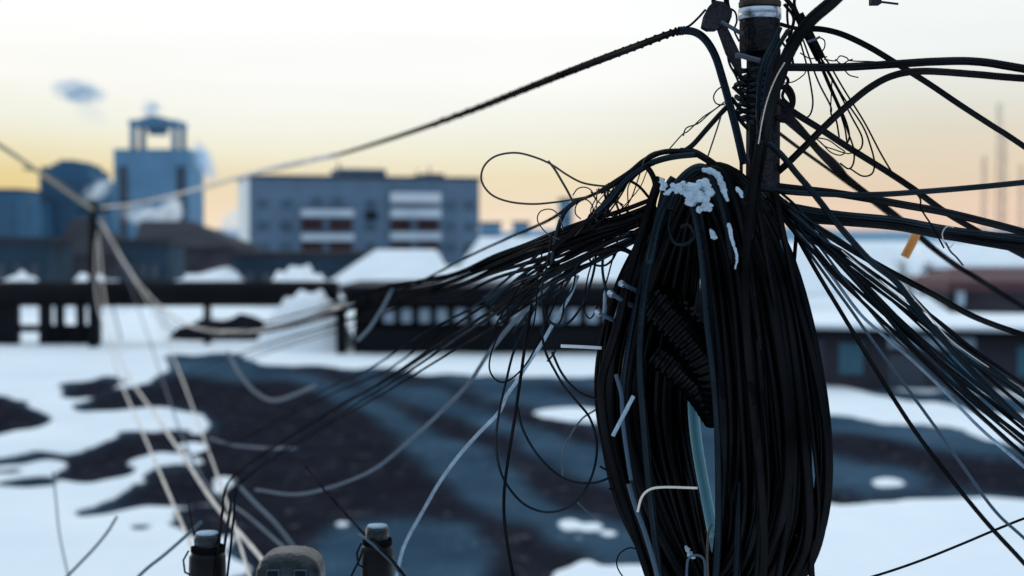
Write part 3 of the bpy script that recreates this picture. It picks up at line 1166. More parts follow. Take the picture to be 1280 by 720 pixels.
conduit("fat ribbed black conduit slanting across the dark inside of the coil", [(808, 372, 2.05), (835, 392, 2.04), (866, 424, 2.03), (892, 462, 2.03), (905, 500, 2.05)], 52, 10, 'cable')
conduit("smaller ribbed conduit half hidden behind the fat one in the coil", [(822, 440, 2.07), (850, 462, 2.06), (878, 490, 2.06), (898, 520, 2.08)], 40, 10, 'cable')


# ------------------------------------------------------------------ the big coil
coil = empty("cable_coil", W(890, 480, 2.0), "huge black coil of many cable turns hanging in front of the pole", "cable coil")
CO = W(890, 480, 2.0)
A0 = [(868, 250), (882, 330), (899, 500), (899, 640), (886, 700), (868, 615), (856, 500), (874, 340)]
A1 = [(893, 207), (982, 310), (1030, 540), (1016, 700), (900, 805), (786, 650), (752, 490), (784, 340)]
DP = [0.0, -.05, -.10, -.06, 0, .06, .10, .05]


def turn(s, w, m, seed, dd=0.0, jit=5):
    rnd = random.Random(seed)
    q = []
    for i, (a, b_) in enumerate(zip(A0, A1)):
        ss = max(0, s + rnd.uniform(-.06, .06))
        q.append((a[0] + (b_[0] - a[0]) * ss + rnd.uniform(-jit, jit) * .6, a[1] + (b_[1] - a[1]) * ss + rnd.uniform(-jit, jit),
                  1 / (2.0 + DP[i] + dd + rnd.uniform(-.008, .008))))
    c = catmull(q, 12, True)
    P = [W(p[0], p[1], 1 / p[2]) - CO for p in c]
    v, f = tube_geo(P, w / 2 * 2 / F, 8, True)
    mesh("cable_turn", v, f, M[m], coil, True)


rnd = random.Random(3)
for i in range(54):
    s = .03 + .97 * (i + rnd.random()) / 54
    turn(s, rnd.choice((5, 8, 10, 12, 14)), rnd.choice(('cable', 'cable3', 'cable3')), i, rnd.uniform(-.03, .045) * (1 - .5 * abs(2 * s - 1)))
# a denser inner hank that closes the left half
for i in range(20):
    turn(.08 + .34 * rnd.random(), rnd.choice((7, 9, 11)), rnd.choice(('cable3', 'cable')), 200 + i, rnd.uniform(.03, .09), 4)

# big single strands over and beside the coil
ST = [
    ("fat shiny cable arching over the top of the coil from its left", [(812, 330), (824, 275), (842, 236), (866, 212), (884, 213), (898, 240), (912, 300), (920, 400), (925, 560), (920, 760)], 11, 'cable2', 1.93),
    ("glossy cable looping under the arch at the coil top", [(838, 262), (848, 241), (862, 248), (872, 285), (878, 330), (884, 400), (896, 520), (898, 660), (892, 760)], 9, 'cable2', 1.90),
    ("cable arching over the coil just right of the snow", [(880, 215), (898, 212), (915, 235), (932, 300), (948, 420), (955, 560), (945, 760)], 10, 'cable', 1.90),
    ("cable falling from the pole down the right flank of the coil", [(940, 150), (942, 220), (955, 300), (972, 400), (985, 520), (985, 640), (965, 760)], 9, 'cable', 1.90),
    ("outermost cable bowing out on the right flank of the coil", [(968, 240), (985, 320), (1003, 400), (1020, 470), (1030, 550), (1026, 640), (1014, 700), (1022, 780)], 8, 'cable3', 1.93),
    ("stiff cable standing at the left edge of the coil", [(842, 222), (835, 235), (825, 280), (808, 350), (800, 440), (806, 540), (815, 640), (830, 760)], 10, 'cable2', 1.95),
    ("cable running down the left rim of the coil", [(826, 222), (817, 245), (800, 300), (785, 350), (774, 400), (762, 440), (752, 480), (757, 540), (772, 600), (792, 660), (818, 740)], 12, 'cable3', 1.97),
    ("slim cable hugging the left rim of the coil inside", [(832, 228), (818, 290), (800, 360), (786, 430), (778, 500), (786, 580), (806, 660), (830, 740)], 8, 'cable2', 1.96),
    ("cable crossing the coil face beside the pole", [(950, 175), (940, 240), (932, 330), (935, 440), (948, 560), (955, 680), (950, 760)], 11, 'cable3', 1.88),
    ("blue-black cable drooping inside the coil opening", [(838, 265), (836, 285), (843, 303), (858, 305), (868, 295), (862, 282), (850, 284)], 5, 'cable2', 1.95),
]
for lab, p, w, m, d in ST:
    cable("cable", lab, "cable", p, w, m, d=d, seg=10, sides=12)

# frost-edged thin pieces and ties on the coil's left
cable("cable_tie", "frosted white tie sticking out of the coil's left rim", "cable tie", [(792, 495), (780, 518), (766, 545)], 5, 'frost', 1.9)
cable("rod", "bright white rod poking left out of the coil", "rod", [(701, 432.5), (725, 433.5), (752, 435)], 4, 'white', 2.05)
cable("wire", "pale stiff wire bending across the coil opening at its lower left", "wire", [(797, 640), (802, 622), (812, 612), (830, 609), (872, 610)], 3, 'pale', 1.88)
cable("cable", "frosted strip down the coil's lower left rim", "cable", [(786, 605), (795, 635), (806, 665), (818, 705), (826, 740)], 6, 'slatec', 1.93)
cable("cable", "teal-grey cable seen through the narrow opening of the coil", "cable", [(862, 470), (870, 550), (880, 610), (892, 670)], 15, 'tealgap', 2.25)  # strip added for the teal background showing in the opening
cable("wire", "thin brown wire crossing the lower opening of the coil", "wire", [(885, 720), (884, 690), (886, 665), (890, 655)], 3, 'brownw', 1.85)
cable("wire", "grey wire hoop at the bottom of the coil opening", "wire", [(858, 730), (860, 700), (870, 694), (880, 700), (882, 725)], 3, 'slatec', 1.86)
cable("cable", "frosted strand hanging on the left inside of the coil", "cable", [(770, 468), (777, 495), (779, 530), (785, 575), (789, 600)], 5, 'slatec', 1.92)

# little clamps with bolts at the coil's left shoulder
for lab, (u, v), (u2, v2), w in (("upper small bolt head jutting from the coil's left shoulder", (797, 364), (776, 354), 8),
                                 ("middle dark bolt jutting from the coil's left shoulder", (790, 382), (762, 366), 8),
                                 ("lower bright-tipped bolt jutting from the coil's left shoulder", (774, 404), (746, 390), 7)):
    a, b_ = W(u, v, 1.98), W(u2, v2, 1.95)
    o = empty("bolt", a, lab, "bolt")
    dr = b_ - a
    r = w / 2 * 2 / F
    MB().tube([Vector((0, 0, 0)), dr], r * .7, 10).build("shank", M['teal'], o, True)
    MB().tube([dr * .86, dr * .98, dr * 1.04], [r * 1.15, r * 1.15, r * .8], 6).build("head", M['steel'], o)

# snow on the coil
snow_on("snow_clump", "large crusted snow clump between the arching cables at the coil top",
        [(864, 236, 1.87, 9), (873, 238, 1.87, 11), (880, 246, 1.86, 10), (869, 249, 1.87, 10), (858, 238, 1.87, 7), (884, 258, 1.86, 7), (878, 230, 1.87, 9), (886, 238, 1.87, 8), (862, 252, 1.87, 6), (876, 262, 1.86, 5)])
snow_on("snow_clump", "small snow lump on the coil's left shoulder cable", [(843, 232, 1.86, 4.5), (849, 235, 1.86, 5), (854, 230, 1.86, 4.5), (845, 239, 1.86, 4), (837, 240, 1.86, 4), (826, 226, 1.88, 4), (830, 234, 1.88, 5), (833, 240, 1.88, 4)])
snow_on("snow_clump", "row of snow lumps along the very top of the coil",
        [(880, 212, 1.88, 3.5), (888, 214, 1.88, 4), (895, 217, 1.88, 4), (900, 224, 1.88, 4), (903, 233, 1.88, 4), (906, 243, 1.87, 3), (909, 250, 1.87, 2.5)], link_=True)
snow_on("snow_clump", "snow dab on the dark strand next to the pole", [(921, 236, 1.85, 3), (925, 240, 1.85, 2.6), (928, 246, 1.85, 2)], link_=True)
snow_on("snow_clump", "long icy snow streak down the right side of the coil",
        [(911, 280, 1.84, 3), (913, 288, 1.84, 3), (914, 297, 1.84, 3), (917, 306, 1.84, 2.6), (920, 315, 1.84, 2.4), (921, 325, 1.84, 2.2), (919, 335, 1.84, 2)], jit=.6, link_=True)
snow_on("snow_clump", "little isolated snow patch under the large clump", [(889, 290, 1.88, 4), (891, 295, 1.88, 4), (894, 298, 1.88, 2.5)])
snow_on("snow_clump", "snow plug low inside the coil opening", [(858, 686, 1.97, 4), (862, 693, 1.97, 4), (867, 697, 1.97, 3)])

# ------------------------------------------------------------------ cables at the pole head
c = cable
c("cable", "fat black cable curving up over the pole head to the upper right", "cable",
  [(935, 300, 1.9), (946, 215, 1.91), (953, 175, 1.92), (962, 132), (975, 92), (991, 56), (1012, 27), (1037, 5), (1070, -22), (1160, -70, 1.8)], 16, 'cable', seg=10, sides=14)
c("wire", "thin pale line added as a highlight up the edge of the fat curved cable", "wire", [(948, 180, 1.86), (953, 150), (960, 122), (970, 97), (981, 78)], 1.3, 'pale')  # thin tube added to draw the cable's light highlight
c("cable", "blue-sheened cable bowing down the front of the pole", "cable", [(975, 34, 1.93), (966, 55), (956, 75), (950, 100), (948, 140), (950, 190), (946, 260, 1.92)], 7, 'cable2', seg=10)
c("cable", "second blue-sheened cable close beside the bowed one on the pole", "cable", [(985, 38, 1.95), (972, 60), (962, 85), (957, 115), (957, 150), (955, 200, 1.93)], 6, 'cable2')
c("cable", "bent grey strap end lying across the pole above the wound rings", "cable", [(919, 69, 1.96), (928, 70), (938, 73), (950, 76, 1.95)], 7, 'dimsteel')
# cable with spiral wrap going left to the post
tw = [(930, 205, 1.97), (921, 165), (912, 130), (903, 98), (894, 70), (882, 50), (868, 40), (850, 38, 2.0)]
c("cable", "thick cable bending down from the twisted line into the pole", "cable", tw, 10, 'cable2', seg=10, sides=12)
linepts = [(856, 38, 2.0), (840, 41, 2.02), (800, 56, 2.15), (760, 71, 2.3), (700, 94, 2.7), (640, 118, 3.3), (600, 134, 3.8), (540, 156, 5), (480, 176, 6.5), (420, 194, 9),
           (360, 208, 12.5), (310, 219, 17), (260, 234, 23), (200, 247, 32), (122, 256, PD)]
cable("cable", "long twisted line running from the pole head down left to the wooden post", "cable", linepts, 7, 'cable3', w2=.03, seg=14, sides=8)
P, D = dense(linepts[:8], 2, 60)
Q = [p + Vector((0, math.cos(i * .42), math.sin(i * .42))) * (4.2 * D[i] / F) for i, p in enumerate(P)]
v, f = tube_geo(Q, [1.7 * 2 / F] * len(Q), 6)
tag(mesh("wire", v, f, M['cable3'], None, True), "thin wire spiralled round the long twisted line", "wire")
c("wire", "loose wire end between the twisted line and the clamp", "wire", [(850, 37, 2.0), (862, 32), (873, 22), (882, 12, 1.98)], 3, 'cable3')

# anchor clamp at the left of the pole head
k2 = 1.98 / F
cl_ = empty("anchor_clamp", W(890, 22, 1.98), "chunky black anchor clamp hanging left of the pole head", "clamp")


def LP(u, v):
    return ((u - 890) * k2, (22 - v) * k2)


MB().prism([LP(877, 34), LP(880, 20), (LP(886, 8)), LP(892, 2), LP(904, 4), LP(914, 14), LP(913, 24), LP(905, 30), LP(895, 38), LP(884, 38)], -.012, .014).build("body", M['pole'], cl_, bevel=.002)
MB().tube([(LP(892, 4)[0], 0, LP(892, 4)[1]), (LP(891, -30)[0], 0, LP(891, -30)[1])], 3 * k2, 8).build("hook", M['rust'], cl_)
MB().prism([LP(896, 33), LP(906, 30), LP(925, 68), LP(927, 95), LP(918, 82), LP(908, 66)], -.008, .010).build("strap", M['pole'], cl_, bevel=.001)
MB().tube([(LP(899, 29)[0], -.016, LP(899, 29)[1]), (LP(926, 45)[0], -.018, LP(926, 45)[1])], 2.6 * k2, 8).build("pin", M['dimsteel'], cl_, True)
c("cable", "short black cable rising out of the frame left of the metal band", "cable", [(905, 36, 1.99), (911, 18), (908, 0), (912, -30)], 7, 'cable3')
c("wire", "thin wire looping from the clamp toward the metal band", "wire", [(905, 8, 1.97), (918, 14), (921, 26), (918, 38), (924, 52)], 2.5, 'cable3')
c("wire", "thin wire curving from the clamp top out of the frame", "wire", [(893, 5, 1.97), (889, -8), (894, -25)], 2.5, 'cable3')
c("cable", "slack cable hanging between the clamp strap and the wound rings", "cable", [(909, 64, 1.99), (912, 80), (920, 95), (926, 112), (930, 130)], 3, 'cable2')
c("wire", "small wire hoop at the elbow of the thick bent cable", "wire", [(907, 106, 1.96), (897, 112), (892, 121), (895, 129), (903, 131), (911, 127)], 1.8, 'cable2')
for i, p in enumerate(([(916, 108), (930, 120), (944, 122)], [(914, 122), (928, 138), (945, 140)], [(920, 90), (932, 100), (945, 96)], [(918, 140), (930, 156), (946, 170)])):
    c("cable", "short dark cable, %s of those tucked between thick bent cable and pole" % ("second", "third from top", "topmost", "lowest")[i], "cable", [q + (1.99,) for q in p], 5, 'cable3', group="short cables tucked against the pole head")
# right side of the pole head
RH = [[(975, -10), (990, 8), (1000, 25), (1012, 45), (1022, 62)], [(980, 5), (992, 22), (988, 45), (985, 80), (978, 105)], [(975, 30), (985, 33), (998, 36), (1010, 38)],
      [(985, -10), (984, 20), (986, 50), (975, 75)], [(976, 50), (984, 62), (990, 72), (992, 85)], [(995, -10), (993, 6), (1000, 22), (1008, 36)], [(975, 110), (985, 108), (992, 120), (990, 135), (978, 138)],
      [(972, 105), (982, 112), (990, 128), (986, 142), (970, 148)], [(972, 90), (985, 100), (978, 120), (988, 132)], [(970, 125), (984, 138), (975, 150), (992, 152)]]
for i, p in enumerate(RH):
    c("cable", "short cable %s right of the pole head" % (
          "running down into the splice sheath", "curving inward beside the metal band", "bridging across to the splice sheath", "hanging straight close to the band", "forming a stub above the upper fat cable",
          "slipping down left of the splice sheath", "making the largest loop under the upper fat cable", "making the lowest wide loop against the pole", "kinked in a zigzag under the upper fat cable", "making a small bend above the slanting cables")[i], "cable", [q + (2.0,) for q in p], (6, 4, 5, 3, 3, 4, 5, 6, 4, 5)[i], 'cable3',
      group="short cables knotted at the right of the pole head")

# ------------------------------------------------------------------ cables to the right
RT = [
    ("upper of the two fat cables running right near the top", [(978, 84, 2), (1050, 84), (1120, 80), (1170, 77), (1220, 77), (1280, 86), (1500, 125, 1.9)], 10, 'cable'),
    ("cable curving up from the pole to join the fat pair at top right", [(950, 232, 2.03), (978, 210), (1003, 186), (1030, 159), (1058, 133), (1088, 109), (1118, 94), (1155, 89), (1220, 93), (1280, 98), (1500, 112, 1.9)], 8.5, 'cable3'),
    ("cable arching from the pole head and falling straight to the right edge", [(985, 52, 2.02), (1000, 40), (1020, 36), (1050, 42), (1085, 58), (1120, 79), (1160, 104), (1200, 131), (1240, 157), (1280, 183), (1450, 300, 2.2)], 8, 'cable'),
    ("long cable slanting from behind the pole under the fine loops to the right", [(965, 120, 2.02), (990, 139), (1025, 161), (1060, 184), (1105, 212), (1140, 235), (1180, 264), (1215, 285), (1250, 304), (1290, 325), (1450, 410, 2.4)], 9, 'cable'),
    ("soft-edged thick cable slanting down right behind the others", [(965, 128, 2.1), (990, 150), (1012, 175), (1034, 200), (1060, 224), (1084, 243), (1110, 262), (1135, 282), (1160, 305), (1190, 328), (1230, 353), (1290, 390), (1450, 480, 3.4)], 10, 'cable3'),
    ("second strand closely doubling the soft-edged thick cable", [(970, 140, 2.15), (1000, 165), (1022, 185), (1045, 205), (1062, 226), (1084, 246), (1112, 268, 2.8)], 8, 'cable2'),
    ("slim cable slanting just left of the soft-edged thick cable", [(968, 162, 2.3), (1000, 186), (1035, 211), (1062, 231), (1080, 243, 2.8)], 4.5, 'cable'),
    ("cable crossing diagonally over the horizontal ones to the lower right", [(960, 178, 1.9), (978, 195), (995, 216), (1018, 243), (1042, 274), (1064, 300), (1090, 328), (1120, 352), (1145, 385), (1175, 420), (1210, 458), (1250, 500), (1330, 575, 1.8)], 8, 'cable2'),
    ("slim horizontal cable rising gently to the right edge", [(922, 232, 1.98), (985, 240), (1040, 243), (1100, 243), (1160, 239), (1220, 234), (1280, 228), (1500, 205, 1.9)], 7, 'cable2'),
    ("horizontal cable sagging away to the lower right edge", [(922, 227, 2.0), (985, 235), (1040, 241), (1090, 249), (1135, 257), (1180, 265), (1230, 277), (1290, 293), (1500, 352, 2.1)], 10, 'cable'),
    ("strong cable dropping from the pole to the right edge below the thick bundle", [(970, 246, 1.95), (990, 262), (1015, 280), (1050, 303), (1090, 327), (1130, 349), (1170, 370), (1220, 397), (1290, 422), (1450, 475, 2.3)], 9, 'cable'),
    ("short upright cable dropping from the knot right of the pole", [(996, 285, 2.02), (994, 310), (991, 345), (987, 380), (984, 430)], 5, 'cable3'),
    ("bowed cable leaving the coil's right flank under the knot", [(975, 300, 1.95), (995, 370), (1010, 420), (1018, 470), (1016, 520)], 3, 'slatec'),
    ("thin dark cable falling steeply to the bottom right corner", [(985, 275, 2), (1003, 308), (1024, 345), (1050, 388), (1080, 438), (1112, 490), (1148, 545), (1190, 600), (1235, 655), (1290, 715), (1400, 840, 1.8)], 5.5, 'cable3'),
    ("bluish cable falling to the right edge just above the steepest one", [(988, 275, 2), (1008, 310), (1035, 348), (1062, 385), (1090, 425), (1125, 473), (1165, 528), (1205, 585), (1245, 640), (1290, 682), (1400, 790, 1.8)], 4, 'teal'),
    ("bright frosted cable in the middle of the right-hand fan", [(990, 278, 2), (1015, 312), (1045, 352), (1075, 392), (1103, 418), (1140, 450), (1180, 488), (1225, 535), (1290, 592), (1400, 690, 1.9)], 4, 'frost'),
    ("grey-blue slim cable right of the bright frosted one", [(995, 276, 2), (1022, 305), (1052, 345), (1085, 385), (1115, 420), (1150, 452), (1190, 490), (1235, 530), (1290, 580), (1400, 670, 1.9)], 3.3, 'teal'),
    ("lowest sagging cable crossing the snow in the bottom right corner", [(1040, 735, 2), (1100, 718), (1150, 701), (1200, 681), (1250, 660), (1300, 641), (1450, 590, 2)], 3.4, 'cable3'),
    ("brown-lit cable along the top of the right-hand fan", [(985, 262, 1.95), (1030, 300), (1060, 318), (1095, 348), (1130, 380), (1165, 412), (1205, 445), (1290, 503, 1.9)], 4, 'cable2'),
    ("pale-edged cable deep in the right-hand fan", [(1052, 313, 1.9), (1080, 337), (1110, 360), (1140, 382), (1142, 384)], 1.4, 'pale'),
    ("fine pale wire crossing the fan where it narrows", [(1128, 354, 1.9), (1140, 370), (1160, 393), (1185, 422), (1215, 445), (1250, 468), (1290, 492)], 1.5, 'pale'),
    ("thin wire dangling below the horizontal cables at right", [(1140, 236, 2), (1150, 248), (1152, 262), (1166, 284), (1180, 310, 2)], 2.2, 'cable3'),
]
for r in RT:
    c("cable", r[0], "cable", r[1], r[2], r[3])
bundle(7, [(955, 256, 2.02), (1000, 267), (1050, 273), (1120, 280), (1180, 290), (1240, 299), (1290, 306), (1500, 332, 2.2)], 7, 8,
       "black cable, %s in the thick near-horizontal bundle right of the pole", "cables of the thick bundle at right", seed=5, wob=2)
bundle(8, [(975, 255, 2), (1000, 283), (1035, 312), (1075, 343), (1115, 378), (1160, 418), (1205, 458), (1290, 525), (1400, 610, 1.9)], 10, 4.4,
       "slim black cable, %s in the dense fan dropping to the right edge", "cables of the dense right-hand fan", spread2=34, seed=8, wob=2.5)
bundle(5, [(965, 240, 2), (985, 262), (1003, 285), (1022, 305), (1055, 340), (1100, 385), (1150, 435), (1210, 492), (1290, 560, 1.9)], 6, 4.5,
       "slim black cable, %s along the lower edge of the right-hand fan", "cables at the lower edge of the right-hand fan", spread2=16, seed=12, wob=2)

# spliced sheath and the fine wires hanging from it
c("cable_sheath", "tapered black splice sheath right of the pole head with wires fanning from its end", "splice sheath", [(998, 18, 2.03), (1008, 38), (1016, 54), (1026, 74)], 13, 'cable3')
c("cable_tie", "pale blue tie round the tapered splice sheath", "cable tie", [(1010, 52, 1.99), (1017, 50), (1025, 46)], 3, 'dimsteel')
FW = [
    [(1022, 62), (1035, 78), (1055, 112), (1080, 152), (1100, 190), (1114, 214)], [(1024, 70), (1032, 82), (1052, 118), (1078, 157), (1088, 182), (1093, 203), (1090, 217), (1078, 220), (1063, 211)],
    [(1024, 66), (1030, 82), (1047, 112), (1064, 145), (1077, 170), (1077, 184), (1070, 190)], [(1022, 70), (1040, 112), (1052, 140), (1060, 165), (1067, 186), (1067, 203), (1061, 211), (1050, 204)],
    [(1020, 70), (1036, 108), (1048, 135), (1056, 160), (1059, 178), (1062, 170)], [(1004, 50), (1022, 100), (1038, 132), (1039, 143), (1045, 150), (1048, 165), (1049, 172)],
    [(998, 44), (1008, 80), (1014, 110), (1016, 130), (1012, 144), (1002, 150)], [(1020, 172), (1035, 175), (1048, 184), (1056, 190), (1050, 194), (1038, 190), (1026, 178), (1018, 172)],
    [(1040, 100), (1039, 120), (1038, 140)], [(978, 104), (992, 102), (1004, 94), (1008, 88)], [(1026, 78), (1042, 115), (1058, 152), (1062, 172), (1058, 178)],
    [(1000, 66), (1012, 73), (1022, 72), (1034, 71)], [(1030, 74), (1044, 76), (1050, 70), (1058, 72), (1064, 76), (1090, 77), (1110, 79)], [(1044, 74), (1052, 80), (1060, 76), (1066, 74)],
    [(1056, 88), (1062, 94), (1073, 97)], [(1018, 170), (1030, 182), (1040, 186), (1060, 192), (1070, 188)], [(1022, 46), (1030, 50), (1031, 58), (1028, 64)],
]
FWL = ["long fine wire falling farthest right from the splice sheath, straight to the slanting cable",
       "fine wire from the splice sheath ending in the widest low loop near the slanting cable",
       "fine wire from the splice sheath ending in a small hook amid the others",
       "fine wire from the splice sheath curling back under the slanting cable",
       "middle fine wire below the splice sheath, with a short bent tip",
       "leftmost fine wire of those meeting the upcurving cable below the splice sheath",
       "bowed fine wire hanging clear on the left, between the pole and the splice sheath's wires",
       "flat oval ring of fine wire lying against the slanting cable below the splice sheath",
       "very short fine wire joining two hanging ones above the upcurving cable",
       "fine wire hooking from the pole up to the upper fat cable",
       "fine wire doubling the middle one below the splice sheath",
       "short fine wire running level from the pole side to the splice sheath's lower end",
       "fine wire with a little knot lying just above the upper fat cable",
       "tiny twisted knot of wire on top of the upper fat cable",
       "short curved wire tail poking out below the upper fat cable",
       "sagging fine wire just inside the flat oval ring below the splice sheath",
       "tiny hooked wire end beside the tie on the splice sheath"]
for i, p in enumerate(FW):
    c("wire", FWL[i], "wire", [q + (2.03,) for q in p], 2.2 if i < 7 else 1.6, 'cable3',
      group="fine wires hanging from the splice sheath", sides=6)
# end of a fitting peeking in at the top right
fit = empty("cable_clip", W(1093, -2, 2.0), "small black clip with a short wire end cut off by the top edge", "clip")
MB().box(-5 * k2, 7 * k2, -.01, .01, -8 * k2, 14 * k2).build("body", M['pole'], fit, bevel=.001)
MB().tube([(5 * k2, 0, -4 * k2), (30 * k2, 0, -7 * k2)], 1.4 * k2, 6).build("wire_end", M['cable3'], fit)
MB().tube([(-30 * k2, 0, 3 * k2), (-8 * k2, 0, 1 * k2), (0, 0, 4 * k2)], 2 * k2, 6).build("arm", M['cable3'], fit)
c("wire", "thin grey wire ring tied round the thick bundle at right", "wire", [(1192, 284, 1.93), (1184, 283), (1178, 291), (1180, 302), (1187, 309), (1192, 304, 1.97)], 1.6, 'pale')
c("wire", "tail of the grey tie ring hanging below the thick bundle", "wire", [(1182, 303, 1.95), (1188, 314), (1196, 322), (1204, 332)], 2.4, 'teal')
# orange tag
otag = empty("cable_marker", W(1140, 303, 2.45), "orange plastic marker tube hanging under the thick bundle at right", "marker")
MB().tube([W(1147, 288, 2.45) - otag.location, W(1141, 302, 2.45) - otag.location, W(1131, 321, 2.45) - otag.location], 5.6 * 2.45 / F, 14).build("tube", M['orange'], otag, True)
MB().tube([W(1148, 282, 2.45) - otag.location, W(1147, 290, 2.45) - otag.location], 1.5 * 2.45 / F, 6).build("hanger", M['rust'], otag)

# ------------------------------------------------------------------ tangle to the left
LT = [
    ("short straight cable from the elbow down to the bundled fork", [(914, 128, 1.98), (898, 145), (882, 163), (866, 181), (852, 191, 1.98)], 6.5, 'cable'),
    ("upper cable of the thick arch left of the fork", [(866, 190, 1.98), (846, 189), (825, 191), (805, 201), (788, 215), (770, 227), (750, 240, 2.0)], 7, 'cable'),
    ("lower cable of the thick arch left of the fork", [(870, 193, 1.97), (848, 195), (828, 199), (812, 205), (795, 216), (780, 228), (762, 250), (745, 266, 2.0)], 8, 'cable2'),
    ("thick cable falling from the fork behind the coil top", [(850, 189, 1.98), (866, 190), (880, 197), (896, 208), (915, 222), (930, 235, 1.97)], 9, 'cable'),
    ("thin wire with knots slanting above the fork", [(906, 127, 1.97), (893, 137), (878, 147), (860, 164), (853, 168), (836, 187)], 1.7, 'brownw'),
    ("second thin wire twisted along the knotted one above the fork", [(903, 130, 1.97), (888, 141), (873, 154), (858, 160), (854, 170)], 1.7, 'cable3'),
    ("thin wire dropping from the short straight cable to the coil", [(901, 146, 1.97), (896, 162), (890, 180), (884, 198)], 2, 'brownw'),
    ("slim wire running along the thick cable behind the coil top", [(884, 197, 1.96), (898, 205), (912, 216), (924, 225)], 2.2, 'cable3'),
    ("thin wire arching over the thick arch", [(803, 206, 1.97), (808, 196), (818, 190), (830, 188)], 1.6, 'brownw'),
    ("big thin brown wire loop standing out against the orange sky", [(768, 233, 2.1), (748, 232), (727, 228), (708, 218), (690, 206), (670, 197), (645, 191), (620, 195), (605, 208), (602, 226), (614, 243), (636, 252), (665, 255), (692, 253), (712, 250), (735, 246, 2.1)], 2.6, 'brownw'),
    ("thin stub leaning left above the tangle", [(685, 201, 2.08), (693, 211), (702, 226), (710, 240), (717, 254)], 3, 'brownw'),
    ("tiny hoop of wire on top of the tangle", [(716, 244, 2.05), (722, 236), (731, 234), (739, 238), (744, 248)], 1.6, 'brownw'),
    ("slim cable leaving the tangle toward the lower left above the dark bundle", [(790, 218, 2.0), (765, 233), (742, 243), (716, 255), (690, 273), (660, 287), (630, 300), (595, 316), (560, 334), (525, 352), (500, 362, 4.0)], 5, 'cable'),
    ("dark blue cable dropping out of the left tangle", [(722, 250, 2.05), (708, 262), (700, 278), (695, 298), (690, 330, 2.1)], 6, 'cable2'),
    ("black cable from the arch down the coil's left edge", [(806, 206, 1.97), (814, 216), (819, 230), (818, 250), (808, 290), (798, 330, 1.97)], 7, 'cable3'),
    ("short cable bridging the tangle and the coil edge", [(788, 226, 2.0), (800, 234), (812, 248)], 3.5, 'cable3'),
    ("thick strand down through the middle of the tangle", [(795, 214, 2.0), (778, 232), (764, 252), (748, 268), (728, 282), (708, 297), (690, 312, 2.05)], 8, 'cable3'),
    ("bowed cable ending left of the coil under the bundle", [(745, 318, 2.0), (765, 312), (780, 312), (795, 320), (805, 326)], 6, 'cable3'),
]
for r in LT:
    c("cable", r[0], "cable", r[1], r[2], r[3])
rnd = random.Random(21)
for i in range(17):
    # fine web: long wires crossing from the arch to the dark bundle
    u0 = 738 + 76 * (i + rnd.random()) / 17
    v0 = 240 - (u0 - 738) * .48
    u1 = rnd.uniform(696, 792)
    v1 = 306 - (u1 - 690) * .38
    cx, cy = (u0 + u1) / 2 + rnd.uniform(-14, 14), (v0 + v1) / 2 + rnd.uniform(-10, 10)
    pts_ = [(u0, v0, 2.0), ((u0 * 2 + cx) / 3, (v0 * 2 + cy) / 3 + 2), (cx, cy), ((u1 * 2 + cx) / 3, (v1 * 2 + cy) / 3), (u1, v1, 2.03)]
    c("wire", "fine wire, %s along the web between the arch and the dark bundle" % (["leftmost"] + [o_n + " from left" for o_n in ORD2] + ["rightmost"])[i], "wire", pts_, rnd.choice((1.3, 1.6, 2.2, 3.0)),
      rnd.choice(('brownw', 'cable3', 'cable')), group="fine wires of the left web", sides=6)
for i, (cu, cv, ru, rv) in enumerate(((770, 262, 14, 9), (748, 275, 12, 12), (730, 262, 10, 13))):
    pts_ = [(cu + ru * math.cos(a) * (1 + .15 * math.sin(2 * a + i)), cv + rv * math.sin(a), 2.01) for a in np.linspace(i, i + 5.6, 9)]
    c("wire", ("right", "left", "upper middle")[i] + " one of the small open wire curls in the web beside the coil", "wire", pts_, 1.7, 'cable3', group="wire curls of the left web", sides=6)
# thick dark bundle going left, sagging away and rising to the post
main = [(820, 258, 2.0), (780, 274, 2.02), (740, 285, 2.06), (700, 298, 2.12), (660, 312, 2.25), (620, 328, 2.5), (580, 344, 2.9), (540, 355, 3.4), (500, 361, 4.1), (460, 370, 5),
        (420, 384, 6.2), (370, 400, 8), (310, 413, 11), (255, 420, 15), (222, 416, 19), (200, 395, 24), (175, 350, 31), (150, 305, 38), (122, 262, PD)]
bundle(7, main, 11, 6.5, "black cable, %s in the thick bundle sagging left toward the wooden post", "cables of the thick bundle going left", spread2=5, seed=31, wob=3)
main2 = [(820, 266, 2.0), (780, 284, 2.02), (740, 297, 2.05), (700, 314, 2.1), (660, 326, 2.2), (615, 342, 2.5), (570, 360, 3.0), (520, 375, 3.6), (470, 392, 4.5), (420, 410, 6), (360, 428, 8),
         (300, 446, 11), (240, 468, 14)]
bundle(4, main2, 8, 5, "black cable, %s in the layer sagging left below the thick bundle", "cables of the second layer going left", spread2=8, seed=37, wob=4)
low = [(800, 292, 2.0), (760, 308, 2.02), (720, 332, 2.08), (680, 356, 2.15), (640, 382, 2.3), (590, 415, 2.5), (540, 448, 2.7), (480, 487, 3.2), (420, 522, 3.6), (360, 558, 3.7), (315, 587, 3.5), (290, 610, 3.1),
       (284, 640, 2.5), (276, 690, 2.4), (268, 760, 2.4)]
bundle(3, low, 6, 4.2, "black cable, %s of those drawn straight down to the left insulator", "cables drawn down to the left insulator", spread2=7, seed=41, wob=2)
low2 = [(790, 296, 2.0), (740, 318, 2.05), (690, 340, 2.15), (640, 364, 2.3), (590, 400, 2.6), (540, 432, 3.0), (480, 470, 3.6), (400, 505, 4.3), (320, 545, 5.2), (230, 580, 6.5)]
